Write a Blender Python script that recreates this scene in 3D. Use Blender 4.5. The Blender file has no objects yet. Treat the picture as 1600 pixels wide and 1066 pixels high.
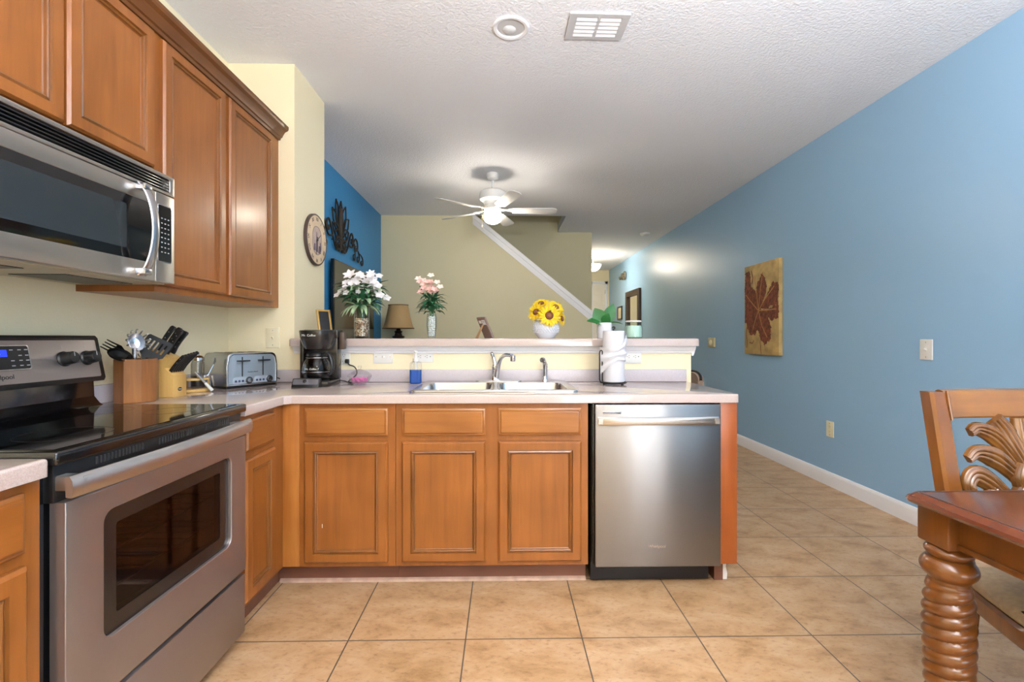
import bpy, bmesh, math, random
from mathutils import Vector, Matrix
PI = math.pi
C = bpy.context.scene.collection
sc = bpy.context.scene
random.seed(7)

# ------------------------------------------------------------------ camera, world, lights, exposure
cam = bpy.data.cameras.new('camera')
cam.sensor_width = 36.0
cam.lens = 731.0 / 1600.0 * 36.0
cam.shift_y = -6.0 / 1600.0
cam.clip_start = 0.05
co = bpy.data.objects.new('camera', cam); C.objects.link(co)
co.location = (0, 0, 1.184)
co.rotation_euler = (PI / 2, 0, -math.atan(13 / 731.0))
sc.camera = co
vs = sc.view_settings
vs.view_transform = 'Standard'; vs.look = 'None'; vs.gamma = 1.0; vs.use_curve_mapping = False
vs.exposure = 0.6
w = bpy.data.worlds.new('world'); sc.world = w; w.use_nodes = True
w.node_tree.nodes['Background'].inputs[0].default_value = (0.75, 0.88, 1.0, 1)
w.node_tree.nodes['Background'].inputs[1].default_value = 1.0

def area(name, loc, rot, sx, sy, power, color=(1, 1, 1)):
    l = bpy.data.lights.new(name, 'AREA'); l.shape = 'RECTANGLE'; l.size = sx; l.size_y = sy
    l.energy = power; l.color = color
    o = bpy.data.objects.new(name, l); C.objects.link(o); o.location = loc; o.rotation_euler = rot
    return o
# daylight through the sliding glass door behind the camera, facing into the room (+Y)
for px in (1.48, 1.89, 2.30): area('door_daylight', (px, -2.52, 1.1), (PI / 2, 0, 0), 0.22, 2.0, 13, (0.93, 0.97, 1.0))
def bulb(name, loc, power, r, color):
    l = bpy.data.lights.new(name, 'POINT'); l.energy = power; l.shadow_soft_size = r; l.color = color
    o = bpy.data.objects.new(name, l); C.objects.link(o); o.location = loc
# fill lights added behind the camera, with no real fixture for any of them
bulb('added_kitchen_fill', (0.2, -0.5, 2.35), 20, 0.22, (1.0, 0.98, 0.97))
area('added_ceiling_bounce', (0.8, -0.35, 1.75), (PI, 0, 0), 0.5, 0.5, 185, (0.97, 0.98, 1.0))  # added to brighten the ceiling and bounce soft light into the room
bulb('added_room_fill', (0.8, -0.35, 1.70), 15, 0.25, (0.98, 0.98, 1.0))

# ------------------------------------------------------------------ materials
def lin(h):
    h = h.lstrip('#'); v = [int(h[i:i + 2], 16) / 255 for i in (0, 2, 4)]
    return tuple(c / 12.92 if c <= 0.04045 else ((c + 0.055) / 1.055) ** 2.4 for c in v) + (1,)
MATS = {}
def mat(name, col, rough=0.5, metal=0.0, coat=0.0, spec=0.5, bump=0.0, bscale=60.0, var=0.0, vscale=8.0, emit=None, es=0.0, stretch=None, sheen=0):
    if name in MATS: return MATS[name]
    m = bpy.data.materials.new(name); m.use_nodes = True; MATS[name] = m
    nt = m.node_tree; p = nt.nodes['Principled BSDF']
    c = lin(col) if isinstance(col, str) else tuple(col) + (1,)
    p.inputs['Base Color'].default_value = c
    p.inputs['Roughness'].default_value = rough; p.inputs['Metallic'].default_value = metal
    p.inputs['Coat Weight'].default_value = coat; p.inputs['Coat Roughness'].default_value = 0.12
    p.inputs['Specular IOR Level'].default_value = spec
    if sheen: p.inputs['Sheen Weight'].default_value = sheen
    if emit:
        p.inputs['Emission Color'].default_value = lin(emit); p.inputs['Emission Strength'].default_value = es
    if bump or var:
        tc = nt.nodes.new('ShaderNodeTexCoord'); mp = nt.nodes.new('ShaderNodeMapping')
        nt.links.new(tc.outputs['Object'], mp.inputs[0])
        if stretch: mp.inputs['Scale'].default_value = stretch
    if bump:
        n = nt.nodes.new('ShaderNodeTexNoise'); n.inputs['Scale'].default_value = bscale; n.inputs['Detail'].default_value = 3
        b = nt.nodes.new('ShaderNodeBump'); b.inputs['Strength'].default_value = bump; b.inputs['Distance'].default_value = 0.01
        nt.links.new(mp.outputs[0], n.inputs[0]); nt.links.new(n.outputs[0], b.inputs['Height']); nt.links.new(b.outputs[0], p.inputs['Normal'])
    if var:
        n = nt.nodes.new('ShaderNodeTexNoise'); n.inputs['Scale'].default_value = vscale; n.inputs['Detail'].default_value = 4
        r = nt.nodes.new('ShaderNodeValToRGB')
        r.color_ramp.elements[0].position = 0.3; r.color_ramp.elements[1].position = 0.7
        r.color_ramp.elements[0].color = tuple(x * (1 - var) for x in c[:3]) + (1,)
        r.color_ramp.elements[1].color = tuple(min(1, x * (1 + var)) for x in c[:3]) + (1,)
        nt.links.new(mp.outputs[0], n.inputs[0]); nt.links.new(n.outputs[0], r.inputs[0]); nt.links.new(r.outputs[0], p.inputs['Base Color'])
    return m

def wood(name, dark, light, axis='z', rough=0.35, coat=0.3, fine=1.0, blotch=True):
    """Stained wood: fine grain stretched along one axis over broad soft blotches."""
    if name in MATS: return MATS[name]
    m = bpy.data.materials.new(name); m.use_nodes = True; MATS[name] = m
    nt = m.node_tree; N = nt.nodes; L = nt.links; p = N['Principled BSDF']
    tc = N.new('ShaderNodeTexCoord'); mp = N.new('ShaderNodeMapping'); L.new(tc.outputs['Object'], mp.inputs[0])
    s = {'x': (1.2, 16, 16), 'y': (16, 1.2, 16), 'z': (16, 16, 1.2)}[axis]
    mp.inputs['Scale'].default_value = tuple(v * fine for v in s)
    g = N.new('ShaderNodeTexNoise'); g.inputs['Scale'].default_value = 2.2; g.inputs['Detail'].default_value = 6; g.inputs['Distortion'].default_value = 0.7
    L.new(mp.outputs[0], g.inputs[0])
    b = N.new('ShaderNodeTexNoise'); b.inputs['Scale'].default_value = 4.0; b.inputs['Detail'].default_value = 2
    L.new(tc.outputs['Object'], b.inputs[0])
    mx = N.new('ShaderNodeMath'); mx.operation = 'MULTIPLY_ADD'; mx.inputs[1].default_value = 0.45
    L.new(g.outputs[0], mx.inputs[0])
    m2 = N.new('ShaderNodeMath'); m2.operation = 'MULTIPLY'; m2.inputs[1].default_value = 0.55
    L.new(b.outputs[0], m2.inputs[0]); L.new(m2.outputs[0], mx.inputs[2])
    r = N.new('ShaderNodeValToRGB'); r.color_ramp.elements[0].position = 0.32; r.color_ramp.elements[1].position = 0.68
    r.color_ramp.elements[0].color = lin(dark); r.color_ramp.elements[1].color = lin(light)
    L.new(mx.outputs[0], r.inputs[0]); L.new(r.outputs[0], p.inputs['Base Color'])
    p.inputs['Roughness'].default_value = rough; p.inputs['Coat Weight'].default_value = coat; p.inputs['Coat Roughness'].default_value = 0.18
    return m

def steel(name, col, rough=0.28, stretch=(2, 2, 160), metal=1.0, aniso=0.75, arot=0.0):
    """Brushed metal: grain modulates roughness; highlights smear across the brushing."""
    if name in MATS: return MATS[name]
    m = bpy.data.materials.new(name); m.use_nodes = True; MATS[name] = m
    nt = m.node_tree; N = nt.nodes; L = nt.links; p = N['Principled BSDF']
    p.inputs['Base Color'].default_value = lin(col); p.inputs['Metallic'].default_value = metal
    tc = N.new('ShaderNodeTexCoord'); mp = N.new('ShaderNodeMapping'); L.new(tc.outputs['Object'], mp.inputs[0]); mp.inputs['Scale'].default_value = stretch
    g = N.new('ShaderNodeTexNoise'); g.inputs['Scale'].default_value = 6; g.inputs['Detail'].default_value = 4; L.new(mp.outputs[0], g.inputs[0])
    mr = N.new('ShaderNodeMapRange'); mr.inputs['To Min'].default_value = rough - 0.012; mr.inputs['To Max'].default_value = rough + 0.02
    L.new(g.outputs[0], mr.inputs[0]); L.new(mr.outputs[0], p.inputs['Roughness'])
    tg = N.new('ShaderNodeTangent'); tg.direction_type = 'RADIAL'; tg.axis = 'Z'
    L.new(tg.outputs[0], p.inputs['Tangent']); p.inputs['Anisotropic'].default_value = aniso; p.inputs['Anisotropic Rotation'].default_value = arot
    return m

def glass(name, tint=(1, 1, 1), refl=1.0, rough=0.02):
    if name in MATS: return MATS[name]
    m = bpy.data.materials.new(name); m.use_nodes = True; MATS[name] = m
    nt = m.node_tree; N = nt.nodes; L = nt.links; N.remove(N['Principled BSDF'])
    t = N.new('ShaderNodeBsdfTransparent'); t.inputs[0].default_value = tuple(tint) + (1,)
    g = N.new('ShaderNodeBsdfGlossy'); g.inputs['Roughness'].default_value = rough
    f = N.new('ShaderNodeFresnel'); f.inputs[0].default_value = 1.35
    k = N.new('ShaderNodeMath'); k.operation = 'MULTIPLY'; k.inputs[1].default_value = refl; L.new(f.outputs[0], k.inputs[0])
    k2 = N.new('ShaderNodeMath'); k2.operation = 'MINIMUM'; k2.inputs[1].default_value = 0.32 * refl; L.new(k.outputs[0], k2.inputs[0]); k = k2
    x = N.new('ShaderNodeMixShader'); L.new(k.outputs[0], x.inputs[0]); L.new(t.outputs[0], x.inputs[1]); L.new(g.outputs[0], x.inputs[2])
    L.new(x.outputs[0], N['Material Output'].inputs[0])
    return m

def speckle(name, a, b, rough=0.2, scale=500, coat=0.0):
    if name in MATS: return MATS[name]
    m = bpy.data.materials.new(name); m.use_nodes = True; MATS[name] = m
    nt = m.node_tree; N = nt.nodes; L = nt.links; p = N['Principled BSDF']
    tc = N.new('ShaderNodeTexCoord'); n = N.new('ShaderNodeTexNoise'); n.inputs['Scale'].default_value = scale; n.inputs['Detail'].default_value = 2
    L.new(tc.outputs['Object'], n.inputs[0])
    r = N.new('ShaderNodeValToRGB'); r.color_ramp.elements[0].position = 0.35; r.color_ramp.elements[1].position = 0.65
    r.color_ramp.elements[0].color = lin(a); r.color_ramp.elements[1].color = lin(b)
    L.new(n.outputs[0], r.inputs[0]); L.new(r.outputs[0], p.inputs['Base Color'])
    p.inputs['Roughness'].default_value = rough; p.inputs['Coat Weight'].default_value = coat; p.inputs['Coat Roughness'].default_value = 0.05
    return m

def tile_floor():
    m = bpy.data.materials.new('floor_tile'); m.use_nodes = True
    nt = m.node_tree; N = nt.nodes; L = nt.links; p = N['Principled BSDF']
    tc = N.new('ShaderNodeTexCoord'); mp = N.new('ShaderNodeMapping'); L.new(tc.outputs['Object'], mp.inputs[0])
    mp.inputs['Location'].default_value = (0.149 + 0.4575 * 20, -1.835 + 0.4525 * 20, 0)
    br = N.new('ShaderNodeTexBrick'); br.offset = 0; br.squash = 1
    br.inputs['Scale'].default_value = 1; br.inputs['Mortar Size'].default_value = 0.0028; br.inputs['Mortar Smooth'].default_value = 0.1
    br.inputs['Brick Width'].default_value = 0.4575; br.inputs['Row Height'].default_value = 0.4525
    br.inputs['Color1'].default_value = (0.9, 0.9, 0.9, 1); br.inputs['Color2'].default_value = (1, 1, 1, 1); br.inputs['Mortar'].default_value = (1, 1, 1, 1)
    L.new(mp.outputs[0], br.inputs[0])
    m1 = N.new('ShaderNodeMapping'); m1.inputs['Scale'].default_value = (5, 9, 5); m1.inputs['Rotation'].default_value = (0, 0, 0.5); L.new(tc.outputs['Object'], m1.inputs[0])
    n1 = N.new('ShaderNodeTexNoise'); n1.inputs['Scale'].default_value = 1.0; n1.inputs['Detail'].default_value = 8; n1.inputs['Roughness'].default_value = 0.68; n1.inputs['Distortion'].default_value = 0.4
    L.new(m1.outputs[0], n1.inputs[0])
    r = N.new('ShaderNodeValToRGB'); cr = r.color_ramp
    cr.elements[0].position = 0.30; cr.elements[0].color = lin('#97714a'); cr.elements[1].position = 0.66; cr.elements[1].color = lin('#c6a581')
    e = cr.elements.new(0.47); e.color = lin('#b8936a')
    L.new(n1.outputs[0], r.inputs[0])
    n2 = N.new('ShaderNodeTexNoise'); n2.inputs['Scale'].default_value = 26; n2.inputs['Detail'].default_value = 5; n2.inputs['Roughness'].default_value = 0.7; L.new(m1.outputs[0], n2.inputs[0]); n2.inputs['Scale'].default_value = 7
    r2 = N.new('ShaderNodeValToRGB'); r2.color_ramp.elements[0].position = 0.27; r2.color_ramp.elements[1].position = 0.47
    r2.color_ramp.elements[0].color = (0.62, 0.52, 0.42, 1); r2.color_ramp.elements[1].color = (1, 1, 1, 1); L.new(n2.outputs[0], r2.inputs[0])
    x0 = N.new('ShaderNodeMix'); x0.data_type = 'RGBA'; x0.blend_type = 'MULTIPLY'; x0.inputs[0].default_value = 1
    L.new(r.outputs[0], x0.inputs[6]); L.new(r2.outputs[0], x0.inputs[7])
    x1 = N.new('ShaderNodeMix'); x1.data_type = 'RGBA'; x1.blend_type = 'MULTIPLY'; x1.inputs[0].default_value = 1
    L.new(x0.outputs[2], x1.inputs[6]); L.new(br.outputs['Color'], x1.inputs[7])
    x2 = N.new('ShaderNodeMix'); x2.data_type = 'RGBA'; L.new(br.outputs['Fac'], x2.inputs[0]); L.new(x1.outputs[2], x2.inputs[6]); x2.inputs[7].default_value = lin('#54473c')
    L.new(x2.outputs[2], p.inputs['Base Color'])
    p.inputs['Roughness'].default_value = 0.38
    b = N.new('ShaderNodeBump'); b.invert = True; b.inputs['Strength'].default_value = 0.5; b.inputs['Distance'].default_value = 0.002
    L.new(br.outputs['Fac'], b.inputs['Height']); L.new(b.outputs[0], p.inputs['Normal'])
    return m

YEL = mat('kitchen_yellow_paint', '#efe3c0', 0.6, bump=0.06, bscale=120)
YEL2 = mat('living_yellow_paint', '#d8d0ae', 0.6, bump=0.06, bscale=120)
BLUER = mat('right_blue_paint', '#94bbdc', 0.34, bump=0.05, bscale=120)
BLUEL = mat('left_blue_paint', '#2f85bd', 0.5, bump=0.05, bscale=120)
CEIL = mat('ceiling_texture', '#edeef3', 0.85, bump=0.55, bscale=75)
WHITE = mat('white_trim_paint', '#eeeef2', 0.35)
PLATE = mat('white_plastic_plate', '#e2e1dc', 0.35)
IVORY = mat('ivory_plastic_plate', '#e8dfc0', 0.35)
WV = wood('maple_grain_upright', '#7a4617', '#995b25', 'z', 0.35, 0.2)
WX = wood('maple_grain_across', '#824c1d', '#a2672e', 'x', 0.33, 0.35)
WY = wood('maple_grain_along', '#7a4617', '#995b25', 'y', 0.33, 0.35)
WD = wood('maple_dark_toe', '#5f3a2c', '#7a4e3c', 'x', 0.45, 0.1)
CROWN = wood('crown_stain', '#5a3212', '#70431b', 'y', 0.42, 0.15)
STEEL = steel('brushed_steel', '#918f8f', 0.31, (2, 2, 300), 1.0, 0.8, 0.25)
STEELY = steel('brushed_steel_range', '#a39c9a', 0.36, (60, 1.5, 200), 0.85, 0.6, 0.25)
CHROME = mat('chrome', '#d9d9dc', 0.08, 1.0)
SATIN = mat('satin_metal', '#c6c6ca', 0.25, 1.0)
SINK = steel('sink_steel', '#c2c0be', 0.25, (30, 30, 30), 1.0, 0.0)
BLACK = mat('black_gloss', '#0b0b0d', 0.12, coat=0.5)
BLACKM = mat('black_plastic', '#141416', 0.38)
CERAN = mat('black_ceramic_glass', '#050506', 0.05, coat=0.2)
COUNTER = speckle('laminate_counter', '#b4a39c', '#c3b3ac', 0.14, 420, 0.35)
COUNTER2 = speckle('laminate_splash', '#b9b0b4', '#c8bfc2', 0.25, 420)
GLASS = glass('clear_glass', (0.96, 0.98, 0.97))
DGLASS = glass('smoked_oven_glass', (0.42, 0.38, 0.37), 0.75)

# ------------------------------------------------------------------ mesh builder
BASE = {}
class B:
    def __init__(s): s.v = []; s.f = []
    def add(s, vs_, fs, M=None):
        k = len(s.v)
        for q in vs_:
            q = Vector(q); s.v.append(M @ q if M is not None else q)
        for f in fs: s.f.append([i + k for i in f])
        return s
    def frombm(s, bm, M=None):
        bm.verts.ensure_lookup_table(); bm.verts.index_update()
        s.add([v.co.copy() for v in bm.verts], [[v.index for v in f.verts] for f in bm.faces], M); bm.free(); return s
    def box(s, x0, x1, y0, y1, z0, z1, bev=0.0, seg=2, M=None):
        bm = bmesh.new()
        vs_ = [bm.verts.new(p) for p in [(x0, y0, z0), (x1, y0, z0), (x1, y1, z0), (x0, y1, z0), (x0, y0, z1), (x1, y0, z1), (x1, y1, z1), (x0, y1, z1)]]
        for f in [(0, 3, 2, 1), (4, 5, 6, 7), (0, 1, 5, 4), (1, 2, 6, 5), (2, 3, 7, 6), (3, 0, 4, 7)]: bm.faces.new([vs_[i] for i in f])
        if bev: bmesh.ops.bevel(bm, geom=bm.edges[:], offset=bev, segments=seg, affect='EDGES', profile=0.5)
        return s.frombm(bm, M)
    def loft(s, loops, cap=True, closed=True, M=None):
        n = len(loops[0]); vs_ = [p for l in loops for p in l]; fs = []
        for i in range(len(loops) - 1):
            for j in range(n if closed else n - 1):
                a = i * n + j; b = i * n + (j + 1) % n
                fs.append([a, b, b + n, a + n])
        if cap and closed: fs.append(list(range(n))[::-1]); fs.append([(len(loops) - 1) * n + j for j in range(n)])
        return s.add(vs_, fs, M)
    def lathe(s, prof, c=(0, 0, 0), n=32, M=None, cap=True, sx=1, sy=1):
        loops = [[(c[0] + r * sx * math.cos(2 * PI * j / n), c[1] + r * sy * math.sin(2 * PI * j / n), c[2] + z) for j in range(n)] for r, z in prof]
        return s.loft(loops, cap, True, M)
    def tube(s, pts, r, n=8, cap=True, closed=False, M=None, flat=1.0):
        pts = [Vector(p) for p in pts]; m = len(pts); rs = r if isinstance(r, (list, tuple)) else [r] * m
        T = []
        for i in range(m):
            a = pts[(i - 1) % m if closed else max(i - 1, 0)]; b = pts[(i + 1) % m if closed else min(i + 1, m - 1)]
            t = (b - a); T.append(t.normalized() if t.length > 1e-9 else Vector((0, 0, 1)))
        u = T[0].orthogonal().normalized(); loops = []
        for i in range(m):
            u = (u - T[i] * u.dot(T[i]))
            u = u.normalized() if u.length > 1e-6 else T[i].orthogonal().normalized()
            v = T[i].cross(u)
            loops.append([pts[i] + (u * math.cos(2 * PI * j / n) + v * math.sin(2 * PI * j / n) * flat) * rs[i] for j in range(n)])
        if closed: loops.append(loops[0])
        return s.loft(loops, cap and not closed, True, M)
    def prism(s, poly, d0, d1, axis='z', bev=0.0, M=None):
        mp = {'z': lambda a, b, d: (a, b, d), 'y': lambda a, b, d: (a, d, b), 'x': lambda a, b, d: (d, a, b)}[axis]
        bm = bmesh.new(); n = len(poly)
        lo = [bm.verts.new(mp(a, b, d0)) for a, b in poly]; hi = [bm.verts.new(mp(a, b, d1)) for a, b in poly]
        bm.faces.new(lo); bm.faces.new(hi)
        for i in range(n): bm.faces.new([lo[i], lo[(i + 1) % n], hi[(i + 1) % n], hi[i]])
        bmesh.ops.recalc_face_normals(bm, faces=bm.faces[:])
        if bev:
            es = [e for e in bm.edges if (e.verts[0] in lo) == (e.verts[1] in lo)]
            bmesh.ops.bevel(bm, geom=es, offset=bev, segments=2, affect='EDGES', profile=0.5)
        return s.frombm(bm, M)
    def slab(s, outer, holes, z0, z1, bev=0.0, M=None):
        """Flat plate with holes and a rounded top outer edge."""
        bm = bmesh.new(); es = []; rim = []
        for k, lp in enumerate([outer] + holes):
            vv = [bm.verts.new((a, b, z1)) for a, b in lp]
            for i in range(len(vv)):
                e = bm.edges.new((vv[i], vv[(i + 1) % len(vv)])); es.append(e)
                if k == 0: rim.append(e)
        bmesh.ops.triangle_fill(bm, use_beauty=True, edges=es, normal=(0, 0, 1))
        top = bm.faces[:]
        r = bmesh.ops.extrude_face_region(bm, geom=top)
        nv = [g for g in r['geom'] if isinstance(g, bmesh.types.BMVert)]
        bmesh.ops.translate(bm, verts=nv, vec=(0, 0, z0 - z1))
        # extruded copy is the bottom; the original loop stays on top
        if not any(f.is_valid and all(abs(v.co.z - z1) < 1e-7 for v in f.verts) for f in bm.faces):
            pass
        bmesh.ops.recalc_face_normals(bm, faces=bm.faces[:])
        if bev:
            rims = [e for e in bm.edges if all(abs(v.co.z - z1) < 1e-7 for v in e.verts) and len(e.link_faces) == 2 and any(abs(f.normal.z) < 0.1 for f in e.link_faces)]
            bmesh.ops.bevel(bm, geom=rims, offset=bev, segments=3, affect='EDGES', profile=0.5)
        return s.frombm(bm, M)
    def leaf(s, base, d, up, L, W, droop=0.4, n=7, fold=0.25, tip=1.0, twist=0.0):
        base = Vector(base); d = Vector(d).normalized(); up = Vector(up); up = (up - d * up.dot(d)).normalized(); side = d.cross(up)
        vs_ = []; p = base.copy(); cur = d.copy(); cu = up.copy()
        for i in range(n + 1):
            t = i / n; wd = W * math.sin(PI * min(1, (t * 0.92 + 0.06)) ** tip) * 0.5
            a = twist * t; sd = side * math.cos(a) + cu * math.sin(a)
            vs_ += [p - sd * wd + cu * wd * fold, p.copy(), p + sd * wd + cu * wd * fold]
            rot = Matrix.Rotation(-droop / n, 3, side)
            cur = (rot @ cur).normalized(); cu = (rot @ cu).normalized(); p = p + cur * (L / n)
        fs = []
        for i in range(n):
            k = 3 * i
            fs += [[k, k + 1, k + 4, k + 3], [k + 1, k + 2, k + 5, k + 4]]
        return s.add(vs_, fs)
    def build(s, name, m, parent=None, label=None, ang=32, flatshade=False, kind=None):
        bm = bmesh.new(); vv = [bm.verts.new(p) for p in s.v]
        for f in s.f:
            try: bm.faces.new([vv[i] for i in f])
            except ValueError: pass
        bmesh.ops.recalc_face_normals(bm, faces=bm.faces[:])
        off = BASE.get(parent.name if parent else None)
        if off is not None: bmesh.ops.translate(bm, verts=bm.verts[:], vec=-Vector(off))
        me = bpy.data.meshes.new(name); bm.to_mesh(me); bm.free(); me.materials.append(m)
        if not flatshade: me.shade_smooth(); me.set_sharp_from_angle(angle=math.radians(ang))
        o = bpy.data.objects.new(name, me); C.objects.link(o)
        if parent is not None:
            o.parent = parent
            if off is not None: BASE[o.name] = off
        if label: o['label'] = label
        if kind: o['kind'] = kind
        return o

def thing(name, label, cat, loc=(0, 0, 0), rz=0.0, group=None, local=False):
    o = bpy.data.objects.new(name, None); C.objects.link(o); o.empty_display_size = 0.05
    o.location = loc; o.rotation_euler = (0, 0, rz)
    o['label'] = label; o['category'] = cat
    if group: o['group'] = group
    if not local: BASE[o.name] = tuple(loc)
    return o
def tag(o, label, cat, group=None, kind=None):
    o['label'] = label; o['category'] = cat
    if group: o['group'] = group
    if kind: o['kind'] = kind
    return o
def struct(b, name, m, label, cat, **k):
    o = b.build(name, m, None, **k); o['kind'] = 'structure'; o['label'] = label; o['category'] = cat
    return o
def text(name, body, size, m, parent, M, extrude=0.0004, label=None):
    cu = bpy.data.curves.new(name, 'FONT'); cu.body = body; cu.size = size; cu.extrude = extrude; cu.align_x = 'CENTER'; cu.align_y = 'CENTER'
    to = bpy.data.objects.new('tmp_text', cu); C.objects.link(to)
    bpy.context.view_layer.update()
    me = bpy.data.meshes.new_from_object(to.evaluated_get(bpy.context.evaluated_depsgraph_get()))
    bpy.data.objects.remove(to); bpy.data.curves.remove(cu)
    off = BASE.get(parent.name)
    me.transform(M)
    if off is not None: me.transform(Matrix.Translation(-Vector(off)))
    me.materials.clear(); me.materials.append(m); me.name = name
    o = bpy.data.objects.new(name, me); C.objects.link(o); o.parent = parent
    if off is not None: BASE[o.name] = off
    if label: o['label'] = label
    return o
def frame_M(o, U, V, N):
    """Matrix whose local x,y,z run along U,V,N at point o."""
    M = Matrix.Identity(4)
    for i, a in enumerate((U, V, N)):
        for j in range(3): M[j][i] = a[j]
    for j in range(3): M[j][3] = o[j]
    return M
def rr(cx, cy, w_, h_, r, n=5):
    out = []
    for k, (sx, sy) in enumerate(((1, 1), (-1, 1), (-1, -1), (1, -1))):
        for i in range(n + 1):
            a = PI / 2 * k + PI / 2 * i / n
            out.append((cx + sx * (w_ / 2 - r) + r * math.cos(a), cy + sy * (h_ / 2 - r) + r * math.sin(a)))
    return out
def arc(c, r, a0, a1, n, plane='xz', y=0.0, ry=None):
    ry = ry or r; out = []
    for i in range(n + 1):
        a = a0 + (a1 - a0) * i / n; p, q = c[0] + r * math.cos(a), c[1] + ry * math.sin(a)
        out.append({'xz': (p, y, q), 'yz': (y, p, q), 'xy': (p, q, y)}[plane])
    return out
def bez(p0, p1, p2, p3, n=12):
    p0, p1, p2, p3 = map(Vector, (p0, p1, p2, p3)); out = []
    for i in range(n + 1):
        t = i / n; u = 1 - t
        out.append(p0 * u ** 3 + p1 * 3 * u * u * t + p2 * 3 * u * t * t + p3 * t ** 3)
    return out
def spline(pts, n=8):
    """Catmull-Rom through the points."""
    P = [Vector(p) for p in pts]; P = [P[0] * 2 - P[1]] + P + [P[-1] * 2 - P[-2]]; out = []
    for i in range(1, len(P) - 2):
        for k in range(n):
            t = k / n; a, b, c, d = P[i - 1:i + 3]
            out.append(0.5 * ((2 * b) + (c - a) * t + (2 * a - 5 * b + 4 * c - d) * t * t + (-a + 3 * b - 3 * c + d) * t ** 3))
    out.append(P[-2]); return out

# ------------------------------------------------------------------ room shell
HC = 2.835
XL, XR = -1.66, 2.60
struct(B().box(XL - 0.1, XR + 0.1, -2.7, 11.7, -0.12, 0.0), 'floor', tile_floor(), 'square beige stone-look tile floor with thin dark grout', 'floor')
b = B(); b.box(XL, XR, -2.6, 6.36, HC, 2.95); b.box(0.85, XR, 6.36, 7.36, HC, 2.95); b.box(1.39, XR, 7.36, 11.5, HC, 2.95)
struct(b, 'ceiling', CEIL, 'white textured ceiling with a stair opening at the far end', 'ceiling')
struct(B().box(XL - 0.12, XL, -2.6, 2.85, 0, 2.95), 'wall_left', YEL, 'pale yellow kitchen wall behind the range', 'wall')
struct(B().box(XL, -1.264, 2.85, 3.32, 0, HC), 'wall_column', YEL, 'pale yellow wall stub beside the bar', 'wall')
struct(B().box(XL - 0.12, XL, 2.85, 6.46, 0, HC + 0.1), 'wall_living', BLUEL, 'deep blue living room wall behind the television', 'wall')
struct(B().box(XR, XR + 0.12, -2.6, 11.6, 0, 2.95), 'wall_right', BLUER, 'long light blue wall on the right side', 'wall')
b = B(); b.prism([(XL, 0), (1.206, 0), (1.206, 1.475), (-0.40, 2.80), (-0.40, 2.835), (-0.40, 2.95), (XL, 2.95)], 6.36, 6.46, 'y')
struct(b, 'wall_stair', YEL2, 'yellow sloped wall enclosing the staircase', 'wall')
b = B(); b.box(-2.6, 1.39, 7.36, 7.46, 0, 4.3)
struct(b, 'wall_far', YEL2, 'yellow wall behind the staircase', 'wall')
b = B(); b.box(0.85, 0.95, 6.36, 7.36, 2.95, 4.3); b.box(-2.6, 0.85, 6.26, 6.36, 2.95, 4.3); b.box(-2.7, -2.6, 6.26, 7.46, 0, 4.3); b.box(-2.7, 0.95, 6.26, 7.46, 4.3, 4.4); b.box(-2.6, XL - 0.12, 6.36, 6.46, 0, 2.95)
struct(b, 'wall_stairwell', YEL2, 'upper sides of the stair opening', 'wall')
struct(B().box(1.29, 1.39, 7.46, 11.6, 0, 2.95), 'wall_hall_side', YEL2, 'side wall of the far hallway', 'wall')
struct(B().box(1.29, XR, 11.5, 11.6, 0, 2.95), 'wall_hall', YEL, 'yellow wall at the far end of the hallway', 'wall')
b = B(); b.box(XL, 1.32, -2.72, -2.6, 0, 2.95); b.box(2.48, XR, -2.72, -2.6, 0, 2.95); b.box(1.32, 2.48, -2.72, -2.6, 2.13, 2.95)
struct(b, 'wall_back', YEL, 'kitchen wall with the sliding glass door', 'wall')
b = B()
for x, x2 in ((1.32, 1.37), (1.59, 1.78), (2.0, 2.19), (2.41, 2.48)): b.box(x, x2, -2.71, -2.63, 0, 2.13, 0.004)
b.box(1.32, 2.48, -2.71, -2.63, 2.07, 2.13, 0.004); b.box(1.32, 2.48, -2.71, -2.63, 0, 0.06, 0.004)
wo = struct(b, 'window_1', WHITE, 'white sliding glass door to outside', 'window')
B().box(1.38, 2.42, -2.675, -2.668, 0.06, 2.07).build('pane', GLASS, wo)
struct(B().box(-1.264, 1.149, 2.85, 2.97, 0, 1.13), 'wall_bar', YEL, 'pale yellow half wall carrying the raised bar', 'wall')
# trims
b = B(); b.prism([(2.60, 0), (2.584, 0), (2.584, 0.085), (2.588, 0.098), (2.594, 0.108), (2.60, 0.11)], -2.6, 11.5, 'y')
struct(b, 'baseboard_right', WHITE, 'white baseboard along the blue right wall', 'baseboard')
b = B(); b.prism([(XL, 0), (XL + 0.016, 0), (XL + 0.016, 0.095), (XL, 0.11)], 3.32, 6.36, 'y')
struct(b, 'baseboard_left', WHITE, 'white baseboard along the blue living room wall', 'baseboard')
def slope(off0, off1, y0, y1):
    return B().prism([(-0.42, 2.82 + off0), (1.215, 1.482 + off0), (1.215, 1.482 + off1), (-0.42, 2.82 + off1)], y0, y1, 'y')
b = slope(-0.02, 0.045, 6.325, 6.49); b2 = slope(-0.065, -0.02, 6.343, 6.36); b.add(b2.v, b2.f); b2 = slope(-0.10, -0.065, 6.35, 6.36); b.add(b2.v, b2.f)
struct(b, 'trim_1', WHITE, 'white sloped cap rail on the stair wall', 'trim')
b = B(); b.prism([(2.85, 1.088), (2.838, 1.088), (2.834, 1.10), (2.826, 1.104), (2.82, 1.115), (2.812, 1.13), (2.85, 1.13)], -1.262, 1.166, 'x')
b.prism([(1.149, 1.07), (1.158, 1.07), (1.166, 1.088), (1.176, 1.13), (1.149, 1.13)], 2.838, 2.985, 'y')
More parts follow.
